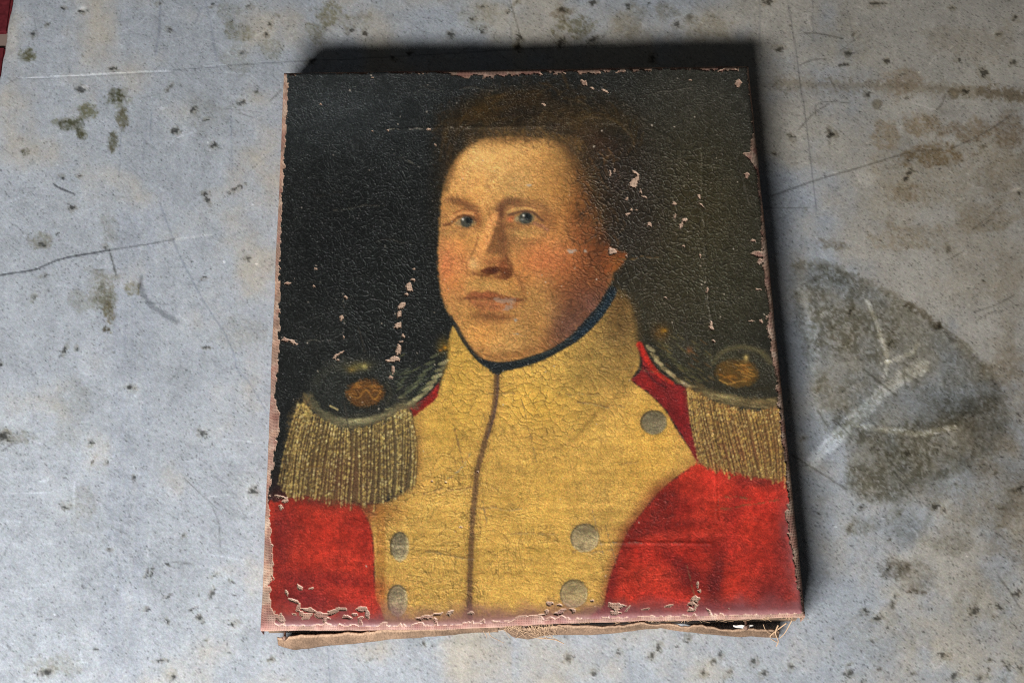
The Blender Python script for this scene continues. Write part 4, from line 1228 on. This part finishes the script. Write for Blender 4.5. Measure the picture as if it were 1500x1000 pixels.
for i in range(46):                                            # long age cracks, mostly level
    x0, y0 = R_.uniform(425, 1080), R_.uniform(120, 860)
    if 560 < x0 < 900 and 150 < y0 < 530:
        continue
    L = R_.uniform(20, 90)
    ks = np.cumsum(R_.normal(0, 2.4, 6))
    pp = [(x0 + L * k / 5 * (1 if i % 3 else .25), y0 + ks[k] + (0 if i % 3 else L * k / 5)) for k in range(6)]
    P.stroke(pp, 1.3, (24, 22, 19) if lumP[np.argmin(abs(Y[:, 300] - y0)), np.argmin(abs(X[400] - x0))] < .25 else (112, 82, 44), R_.uniform(.3, .6), .9, wob=1.5)
    P.stroke([(q[0] + .6, q[1] + 1.8) for q in pp], 1.0, (150, 142, 126), R_.uniform(.08, .28), .9, wob=1.5)
# glints on the dark ground, painted as pale specks
dark = 1 - sstep(.12, .26, lumP)
sp = (rng(61).random(X.shape) > .9945) * dark * (.3 + .7 * n2)
sp = np.maximum(sp, .75 * np.roll(sp, 1, 1))
P.c += (sp[..., None] * (np.array([150, 152, 148]) / 255 - P.c)) * .5
P.c += ((dark * (n2 - .5) * .055 + dark * sstep(.5, .8, n6) * .012))[..., None]
P.c *= (1 + (.24 - .08 * fmask) * (n2 - .5) + .10 * (n3 - .5))[..., None]
P.c *= 1 + .10 * (rng(66).random(P.c.shape, dtype=np.float32) - .5)
for i in range(420):
    x, y = R_.uniform(405, 1160), R_.uniform(100, 890)
    if R_.random() > (.35 if y < 560 else .12):
        continue
    P.ell(x, y, R_.uniform(.6, 1.5), R_.uniform(.5, 1.1), (205, 190, 172), R_.uniform(.4, .9), R_.uniform(0, 180), .8, .5)
# --- worn margins: lilac grime along the foot and the right side
foot = 918 - (X - 381) * .020
wearb = sstep(38, 6, foot - Y + 26 * (n20 - .5)) * (.55 + .5 * n6)
P.c += np.clip(wearb * .85, 0, 1)[..., None] * (np.array([128, 88, 94]) / 255 - P.c)
wearb2 = sstep(14, 3, foot - Y + 10 * (n6 - .5))
P.c += np.clip(wearb2 * .7, 0, 1)[..., None] * (np.array([150, 108, 108]) / 255 - P.c)
right = 1097 + (Y - 94) * .1038
wearr = sstep(30, 4, right - X + 22 * (n20 - .5)) * sstep(690, 800, Y)
P.c += np.clip(wearr * .7, 0, 1)[..., None] * (np.array([140, 92, 96]) / 255 - P.c)
left = 415 - (Y - 105) * .0417

# --- losses down to the canvas
loss = np.zeros_like(X)
LS = Sheet(SX, SY, (0, 0, 0))
jag = 2.4
for x, y, a, b_, an in (
        (606, 393, 2, 1.6, 0), (605, 409, 3.2, 2.4, 0), (600, 421, 4.5, 8, -15), (595, 431, 3, 2, -30), (588, 448, 6.5, 4.5, -35), (585, 460, 4.5, 6.5, 0), (583, 477, 6.5, 5, -50), (590, 491, 3, 3.5, 0),
        (587, 500, 3.5, 1.6, -10), (583, 514, 5, 10.5, 8), (577, 526, 9, 4.2, -15), (576, 540, 3.4, 7.5, 5), (573, 552, 3, 2, 0), (568, 527, 3, 2, 0), (421, 415, 6, 2.2, -10), (460, 419, 2.4, 2, 0),
        (506, 435, 3.4, 3, 30), (500, 465, 2.4, 4.5, 0), (503, 494, 1.4, 3.5, 0), (501, 515, 6, 1.3, -38), (493, 520, 3.5, 2, -20), (490, 524, 2.6, 2.6, 0), (495, 527, 2, 2, 0), (418, 498, 4.5, 4, 20),
        (428, 500, 6, 3, 30), (434, 504, 3, 2, 0), (462, 394, 2, 2, 0), (932, 254, 7, 3, 35), (928, 268, 5, 7, 30), (933, 262, 3, 4, 20), (939, 280, 2, 4, 0), (944, 288, 4.5, 2, 20), (894, 254, 1.7, 4.5, 0),
        (900, 250, 1.2, 3.5, 5), (918, 291, 2.2, 4, 15), (920, 313, 4.5, 2.4, -40), (925, 307, 2, 4, 20), (932, 307, 3, 1, 0), (988, 298, 3.4, 3, 0), (989, 316, 1.6, 4.5, 20), (998, 330, 3, 8, 25),
        (1003, 322, 4, 3, 0), (951, 328, 4, 4, 45), (1024, 287, 2, 3.4, -25), (1028, 301, 7, 1.4, 40), (1001, 360, 2.4, 2, 0), (1026, 374, 1.4, 3, 0), (1098, 229, 9, 5, 25), (1106, 236, 6, 10, 10),
        (1094, 257, 3.5, 5.5, 10), (1103, 353, 4.5, 3, 0), (1110, 372, 11, 6, 10), (1113, 384, 6, 7, 0), (1110, 424, 5, 1.8, -8), (1036, 424, 2, 7.5, 12), (975, 435, 2.2, 2.2, 0), (897, 368, 7, 6, -20),
        (918, 374, 2, 2.5, 0), (1043, 480, 5, 3, 20), (1042, 474, 2, 5, 0), (1046, 499, 4.5, 2.4, 35), (1101, 470, 5, 1.6, -8), (1115, 471, 3.2, 2.4, 30), (855, 122, 6, 4.5, 40), (868, 130, 3.6, 2.4, 25),
        (885, 133, 6.5, 1.8, 25), (1011, 118, 3, 2.6, 0), (1082, 122, 4, 6.5, 15), (797, 154, 4, 2, 15), (627, 189, 4.5, 1.8, -5), (568, 191, 1.8, 1.8, 0), (545, 192, 2, 1.5, 0), (637, 212, 1.6, 2.4, -30),
        (470, 153, 2.5, 1.5, 30), (546, 114, 2.5, 1.2, 0), (439, 860, 5.5, 4, 35), (456, 861, 4, 1.6, -20), (431, 880, 9, 3, 20), (437, 890, 3, 7, 15), (452, 893, 12, 4, 10), (470, 899, 10, 5, 0),
        (488, 895, 10, 4, -15), (500, 891, 8, 3, 0), (530, 890, 8, 4, -10), (520, 898, 5, 2, 0), (538, 897, 4, 6, 0), (508, 902, 8, 4, 0), (420, 868, 3, 6, -25), (441, 898, 5, 5, 0), (395, 726, 3, 2, 0),
        (418, 733, 4, 7, 30), (412, 742, 4, 4, 20), (410, 727, 9, 2.4, 15), (901, 889, 14, 6, 3), (1019, 877, 7, 6, -10), (1012, 885, 6, 4, 0), (1022, 856, 1.5, 5, 5), (1024, 866, 3, 3, 0), (700, 690, 1.5, 1.5, 0),
        (633, 704, 2, 2, 0), (653, 706, 2, 1.6, 0), (675, 771, 3, 1, 0), (805, 884, 6, 4, 0), (820, 886, 5, 2, 0), (770, 905, 26, 5, -5), (640, 896, 8, 2.4, -12), (660, 893, 6, 1.6, -15), (690, 895, 5, 2.5, 0),
        (625, 900, 9, 3.5, 0), (980, 888, 6, 2, -15), (945, 893, 8, 1.6, -10), (868, 880, 3, 2, 0), (1153, 752, 4, 8, 0), (1158, 765, 5, 8, 0), (1155, 741, 2, 6, -15)):
    k = int(R_.integers(6, 10))
    th = (np.arange(k) + R_.uniform(-.35, .35, k)) / k * 2 * math.pi
    ra = R_.uniform(.62, 1.28, k)
    ca_, sa_ = math.cos(math.radians(an)), math.sin(math.radians(an))
    LS.poly([(x + a * r_ * math.cos(t) * ca_ - b_ * r_ * math.sin(t) * sa_, y + a * r_ * math.cos(t) * sa_ + b_ * r_ * math.sin(t) * ca_) for t, r_ in zip(th, ra)],
            (255, 255, 255), 1, .8, .8, False)
loss = LS.c[..., 0]
ragged = 7 * (bid - .5) + 7 * (fbm(X, Y, 13, 311, 4, .62) - .5) + 5 * (vnoise(X, Y, 4, 312) - .5)
ml = np.interp(Y, [100, 125, 150, 330, 370, 412, 470, 524, 555, 578, 606, 648, 687, 712, 736, 769, 810, 848, 857, 881, 903],
               [7, 7, 7, 6, 7, 8, 8, 12, 8, 7, 15, 12, 9, 6, 3, 10, 13, 16, 12, 14, 22])
mr = np.interp(Y, [95, 140, 200, 215, 240, 260, 300, 350, 390, 450, 480, 560, 650, 700, 750, 780, 850, 900], [4, 4, 4, 10, 10, 4, 3, 8, 9, 9, 13, 8, 9, 7, 11, 13, 8, 5])
mt = np.interp(X, [415, 440, 600, 630, 660, 720, 760, 790, 830, 850, 900, 960, 1000, 1040, 1097], [6, 4, 4, 7, 9, 12, 12, 10, 7, 10, 8, 6, 6, 10, 7])
topy = 105 - (X - 415) * .0161
loss = np.maximum(loss, sstep(-1, 1, ml + ragged * .55 - (X - left)))
loss = np.maximum(loss, sstep(-1, 1, mr + ragged * .55 - (right - X)))
loss = np.maximum(loss, sstep(-1, 1, mt + ragged * .7 - (Y - topy)))
loss = np.maximum(loss, sstep(-1, 1, 2.5 + ragged * .8 - (foot - Y)))
footpatch = (sstep(26, 12, foot - Y + 10 * (n20 - .5)) * (mid_ > .84) * (fbm(X, Y, 30, 315, 3) > .44)).astype(np.float32)
loss = np.maximum(loss, footpatch)
# the grey-white scuff on the mouth stays as paint
P.poly([(724, 435.5), (738, 437), (755, 435.5), (754, 441), (752, 450), (746, 453.5), (735, 452.5), (742, 447.5), (746, 443.5), (736, 441), (726, 441.5)], (166, 146, 130), .6, 1.6, 3.2, False)
for x, y, a, b_ in ((755, 467, 2.5, 2), (757, 488, 3, 1.5), (835, 367, 4, 3), (842, 365, 3, 2), (858, 367, 2, 1.6), (775, 270, 2, 1)):
    P.ell(x, y, a, b_, (178, 168, 156), .75, 0, 1.4, 1.6)

# --- turn the seen colours into pigment colours, build the paint film
pig = np.clip(lin(np.clip(P.c, 0, 1)) / irradiance(UX, UY, T)[..., None], .003, .85)
CANV = lin(np.array([176, 148, 128]) / 255)
lm = (loss > .5)
pig = np.where(lm[..., None], CANV * (.85 + .3 * n2[..., None]), pig)


def bow(x, y):
    """the slack, uneven canvas plane and its rounded rim"""
    d = np.minimum(np.minimum(x + W / 2, W / 2 - x), np.minimum(y + H / 2, H / 2 - y))
    rim = np.where(d < .004, -(.004 - np.maximum(d, 0)) ** 2 / .0075, 0)
    sag = -.0016 * (1 - (2 * x / W) ** 2) * (1 - (2 * y / H) ** 2)
    return T + rim + sag


bl = lm.astype(np.float32)
for _ in range(3):
    for ax in (0, 1):
        bl = (np.roll(bl, 1, ax) + np.roll(bl, -1, ax) + np.roll(bl, 2, ax) + np.roll(bl, -2, ax) + bl) / 5
hgt = hgt + .00022 * np.clip(bl * 1.6, 0, 1) * (.4 + 1.2 * n6)         # paint curling up round the losses
PZ = bow(UX, UY) + np.where(lm, .00004, .00013 + hgt)
allm = lm[:-1, :-1] & lm[1:, :-1] & lm[:-1, 1:] & lm[1:, 1:]
pm, nt, bs, at = mat('oil_paint', None, .46, True, 0, .38)
tc = node(nt, 'ShaderNodeTexCoord')
nzp = node(nt, 'ShaderNodeTexNoise', Scale=1400.0, Detail=3.0, Roughness=.7)
nt.links.new(tc.outputs['Object'], nzp.inputs['Vector'])
rp = ramp(nt, nzp.outputs[0], [(.25, .86), (.5, 1.0), (.75, 1.14)])
nt.links.new(mulcol(nt, at.outputs['Color'], rp.outputs[0]), bs.inputs['Base Color'])
bp = node(nt, 'ShaderNodeBump', Strength=.14, Distance=.0003)
nt.links.new(nzp.outputs[0], bp.inputs['Height'])
nt.links.new(bp.outputs[0], bs.inputs['Normal'])

art = tag(bpy.data.objects.new('oil_painting', None), 'flaking old oil portrait of an officer in a scarlet and yellow coat', 'painting')
COL.objects.link(art)

# --- canvas: face, rounded rim and the turned-down sides
cx_ = np.concatenate([-W / 2 - np.array([.016, .012, .008, .004, .002]), np.linspace(-W / 2, W / 2, 261), W / 2 + np.array([.002, .004, .008, .012, .016])])
cy_ = np.concatenate([H / 2 + np.array([.016, .012, .008, .004, .002]), np.linspace(H / 2, -H / 2, 311), -H / 2 - np.array([.0012, .0026, .0042])])
CX, CY = np.meshgrid(cx_, cy_)
QX, QY = np.clip(CX, -W / 2, W / 2), np.clip(CY, -H / 2, H / 2)
drop = np.maximum(np.abs(CX - QX), np.abs(CY - QY))
wav = .0010 * (fbm(CX * 1000, CY * 1000, 26, 401, 3) - .5)
ox = np.sign(CX - QX) * np.minimum(np.abs(CX - QX), .003) * .10 + np.where(np.abs(CX) > W / 2 - .006, wav, 0)
bulge = .0022 * np.exp(-((CX + .06) / .06) ** 2) - .0006
oy = np.where(CY < -H / 2 + .02, -bulge * sstep(-H / 2 + .02, -H / 2, CY) + wav * (CY < -H / 2 + .004), 0) + np.where(CY > H / 2 - .006, wav, 0)
CZ = bow(QX, QY) - drop - .0002
CZ = np.where(CY < -H / 2 - .001, CZ + .0014 * (fbm(CX * 1000, CX * 0, 5, 407, 3) - .5), CZ)
csx, csy = to_sheet(QX, QY, T)
CC = np.empty(CX.shape + (3,), np.float32)
CC[:] = lin(np.array([158, 126, 108]) / 255)
cn = fbm(csx, csy, 30, 409, 4)
lil = np.clip(sstep(890, 915, csy + 14 * (cn - .5)) * .7 + sstep(.5, .7, cn) * .35, 0, 1)
gnd = sstep(.50, .60, fbm(csx, csy, 9, 419, 3))[..., None] * .55
CC += gnd * (lin(np.array([186, 168, 150]) / 255) - CC)
CC += lil[..., None] * (lin(np.array([138, 102, 100]) / 255) - CC)
CC *= (.55 + .85 * fbm(csx, csy, 7, 411, 3))[..., None]
grey = sstep(.5, .66, fbm(csx, csy, 22, 413, 3))[..., None] * .6
CC += grey * (lin(np.array([112, 92, 80]) / 255) - CC)
rust = sstep(.5, .68, fbm(csx, csy, 16, 417, 3))[..., None] * .55
CC += rust * (lin(np.array([122, 76, 70]) / 255) - CC)
pale = np.clip(sstep(.0012, .003, -H / 2 + .0018 - CY), 0, 1)[..., None]
CC += pale * .35 * (lin(np.array([200, 166, 146]) / 255) - CC)
inn = sstep(0, 14, np.minimum(np.minimum(csx - (415 - (csy - 105) * .0417), 1097 + (csy - 94) * .1038 - csx), np.minimum(csy - 105, 900 - csy)) - 14)[..., None]
CC += inn * .8 * (lin(np.array([204, 174, 150]) / 255) * (.75 + .5 * fbm(csx, csy, 5, 421, 2))[..., None] / irradiance(QX, QY, T)[..., None] * .9 - CC)
cm, nt, bs, at = mat('linen', None, .9, True, 0, .2)
tc = node(nt, 'ShaderNodeTexCoord')
w1 = node(nt, 'ShaderNodeTexWave', Scale=1 / .00095 / 6.2832 * 2, Distortion=5.0, Detail=2.0)
w1.bands_direction = 'X'
w2 = node(nt, 'ShaderNodeTexWave', Scale=1 / .00095 / 6.2832 * 2, Distortion=5.0, Detail=2.0)
w2.bands_direction = 'Y'
for w in (w1, w2):
    w.inputs['Detail Scale'].default_value = .35
    nt.links.new(tc.outputs['Object'], w.inputs['Vector'])
mx = node(nt, 'ShaderNodeMath')
mx.operation = 'MAXIMUM'
nt.links.new(w1.outputs['Fac'], mx.inputs[0])
nt.links.new(w2.outputs['Fac'], mx.inputs[1])
rw = ramp(nt, mx.outputs[0], [(.3, .74), (.9, 1.05)])
nt.links.new(mulcol(nt, at.outputs['Color'], rw.outputs[0]), bs.inputs['Base Color'])
bp = node(nt, 'ShaderNodeBump', Strength=.45, Distance=.0004)
nt.links.new(mx.outputs[0], bp.inputs['Height'])
nt.links.new(bp.outputs[0], bs.inputs['Normal'])
canvas = link('canvas', grid_mesh('canvas', np.stack([QX + ox, QY + oy, CZ], -1), None, CC), cm, art)
# the paint film follows the bulging foot of the canvas
POY = -(.0022 * np.exp(-((UX + .06) / .06) ** 2) - .0006) * sstep(-H / 2 + .02, -H / 2, UY)
paint = link('paint_layer', grid_mesh('paint_layer', np.stack([UX, UY + POY, PZ], -1), ~allm, pig), pm, canvas)

# --- stretcher
sm, nt, bs = mat('old_pine', (.16, .10, .06), .75)
tc = node(nt, 'ShaderNodeTexCoord')
nzw = node(nt, 'ShaderNodeTexNoise', Scale=60.0, Detail=6.0)
nt.links.new(tc.outputs['Object'], nzw.inputs['Vector'])
rwd = ramp(nt, nzw.outputs[0], [(.3, (.07, .042, .025)), (.7, (.17, .105, .06))])
nt.links.new(rwd.outputs[0], bs.inputs['Base Color'])
bw, g = .038, .0015
for x0, x1, y0, y1 in ((-W / 2 + g, W / 2 - g, H / 2 - g - bw, H / 2 - g), (-W / 2 + g, W / 2 - g, -H / 2 + g, -H / 2 + g + bw),
                       (-W / 2 + g, -W / 2 + g + bw, -H / 2 + g + bw + .0004, H / 2 - g - bw - .0004), (W / 2 - g - bw, W / 2 - g, -H / 2 + g + bw + .0004, H / 2 - g - bw - .0004)):
    link('stretcher_bar', box_mesh('stretcher_bar', x0, x1, y0, y1, .0004, T - .0030, .001), sm, art)


fmt, nt, bs, at = mat('linen_scrap', None, .95, True, 0, .15)
tc = node(nt, 'ShaderNodeTexCoord')
nzf = node(nt, 'ShaderNodeTexNoise', Scale=1100.0, Detail=4.0, Roughness=.75)
mpf = node(nt, 'ShaderNodeMapping')
mpf.inputs['Scale'].default_value = (1, .45, .45)
nt.links.new(tc.outputs['Object'], mpf.inputs['Vector'])
nt.links.new(mpf.outputs[0], nzf.inputs['Vector'])
rf = ramp(nt, nzf.outputs[0], [(.3, .45), (.7, 1.2)])
nt.links.new(mulcol(nt, at.outputs['Color'], rf.outputs[0]), bs.inputs['Base Color'])
bp = node(nt, 'ShaderNodeBump', Strength=.6, Distance=.0004)
nt.links.new(nzf.outputs[0], bp.inputs['Height'])
nt.links.new(bp.outputs[0], bs.inputs['Normal'])


# --- the torn turnover hanging loose along the foot
def flap(name, px, top_gap, top_z, out, bot_z, seed):
    n, m = 140, 14
    xs = np.linspace(from_sheet(px[0], 915, T)[0], from_sheet(px[-1], 915, T)[0], n)
    kx = np.array([from_sheet(p, 915, T)[0] for p in px])
    tg, tz, ot, bz = (np.interp(xs, kx, v) * .001 for v in (top_gap, top_z, out, bot_z))
    nz_ = fbm(xs * 1000, xs * 0, 9, seed, 4)
    V = np.zeros((m, n, 3))
    for k in range(m):
        t = k / (m - 1)
        bulge_ = math.sin(t * math.pi) * (.0014 + .003 * (fbm(xs * 1000, xs * 0 + 5, 24, seed + 5, 3) - .5))
        yy = -H / 2 + t * .0022 * (fbm(xs * 1000, xs * 0 + 9, 20, seed + 7, 4) - .5) - (tg * (1 - t) + ot * t) - bulge_ + (1 - t) * .0040 * (nz_ - .5)
        zz = tz * (1 - t) + bz * t + (1 - t) * .005 * (nz_ - .5) + t * .0012 * (fbm(xs * 1000, xs * 0, 14, seed + 9, 3) - .5)
        V[k] = np.stack([xs, yy, np.maximum(zz, .0006)], -1)
    sx_, sy_ = V[..., 0] * 2600, V[..., 2] * 2600 + V[..., 1] * 2600
    c = np.empty(V.shape[:2] + (3,), np.float32)
    c[:] = lin(np.array([166, 136, 112]) / 255)
    c *= (.18 + .66 * fbm(sx_, sy_, 30, seed + 3, 4) ** 1.3)[..., None]
    c[:2] = c[:2] * .6 + .4 * lin(np.array([200, 166, 138]) / 255)
    o = link(name, grid_mesh(name, V[:, ::-1], None, c[:, ::-1]), fmt, art)
    so = o.modifiers.new('thickness', 'SOLIDIFY')
    so.thickness = .0006
    return o


flap('torn_turnover', [402, 410, 425, 445, 480, 530, 590, 640, 690, 730], [1.5, 2.2, 3.6, 3.8, 3.2, 2.6, 2.0, 1.0, .2, -.2],
     [9, 11, 13.5, 14.5, 15, 15.5, 16, 16, 16, 16], [5.6, 7.0, 8.2, 8.2, 6.6, 5.0, 3.6, 3.2, 2.4, 2.0], [1, 1, 1, 1, 1, 1.5, 3, 6, 8, 8], 701)
flap('torn_turnover', [722, 738, 752, 775, 800, 850, 900, 940, 970, 1000, 1050, 1100, 1130, 1147], [-.4, .0, .8, 1.6, 1.4, 1.6, 1.4, 1.0, 1.2, 2.0, 3.2, 4.4, 5.0, 5.6],
     [14, 15, 15, 15, 15, 15, 15.5, 16, 16, 15, 13, 11, 9.5, 8], [.2, 1.0, 4.2, 5.6, 3.6, 3.6, 3.2, 2.0, 1.6, 2.8, 4.6, 6.4, 7.2, 7.2], [12, 10, 5, 3, 3, 2, 2, 4, 6, 3, 1, 1, 1, 1], 731)

# --- frayed threads, a tack, a scrap of paper
thm, nt, bs = mat('thread', (.40, .27, .17), .9, spec=.2)
R2 = rng(99)


def thread(pts, r=.00022, m=None):
    Q = []
    for px, py, z in pts:
        v = from_sheet(px, py, z)
        Q.append(v)
    Q = spline(Q, False, 6)
    link('thread', tube_mesh('thread', Q, r, 5, r * .6), m or thm, art)


thread([(715, 918, .014), (718, 930, .010), (728, 936, .004), (738, 941, .0015)])
thread([(703, 917, .015), (711, 928, .010), (713, 934, .004)])
thread([(748, 917, .015), (770, 925, .013), (800, 930, .010), (818, 937, .005)])
thread([(760, 915, .016), (776, 930, .010), (792, 934, .009), (806, 931, .009)])
thread([(790, 934, .008), (812, 936, .005), (826, 942, .002)], .0004)
thread([(1140, 915, .015), (1136, 926, .010), (1140, 938, .004), (1137, 946, .001)], .0004)
thread([(1152, 912, .016), (1140, 921, .012), (1128, 932, .007), (1138, 940, .003)], .0004)
thread([(1118, 914, .015), (1124, 925, .010), (1140, 930, .006)])
thread([(1160, 908, .017), (1150, 926, .010), (1142, 934, .006)], .0003)
for i in range(46):
    x0 = R2.uniform(735, 812)
    thread([(x0, 913 + R2.uniform(0, 5), .0165), (x0 + R2.normal(0, 7), 921 + R2.normal(0, 2), .014), (x0 + R2.normal(2, 12), 928 + R2.normal(0, 4), .008 + R2.uniform(0, .003))], .00017)
for i in range(130):
    x0 = R2.uniform(390, 1175)
    y0 = 919 - (x0 - 381) * .02
    thread([(x0, y0 - 1, .0172), (x0 + R2.normal(0, 4), y0 + 2, .0155), (x0 + R2.normal(0, 7), y0 + R2.uniform(2, 6), .0135)], .00014)
tkm, nt, bs = mat('rusty_tack', (.13, .075, .055), .55, metallic=.6)
for px, py, z in ((417, 933, .012), (1093, 918, .013)):
    c = from_sheet(px, py, z)
    o = link('tack', tube_mesh('tack', [c + np.array([0, .004, 0]), c, c + np.array([0, -.0005, 0])], .0007, 8), tkm, art)
    link('tack_head', tube_mesh('tack_head', [c + np.array([0, -.0002, 0]), c + np.array([0, -.0010, .0002]), c + np.array([0, -.0015, .0003])], .0018, 10, .0006), tkm, o)
ppm, nt, bs = mat('paper', (.55, .52, .48), .8)
V = np.zeros((3, 8, 3))
for i in range(8):
    for k in range(3):
        q = from_sheet(1074 + i * 4.2, 915.5 + 2.6 * k * (1 - .2 * abs(i - 3.4)) + .7 * math.sin(i * 1.7), .0135 - .0012 * k)
        V[k, i] = q
sc = link('paper_scrap', grid_mesh('paper_scrap', V[:, ::-1]), ppm, art)
so = sc.modifiers.new('thickness', 'SOLIDIFY')
so.thickness = .0003
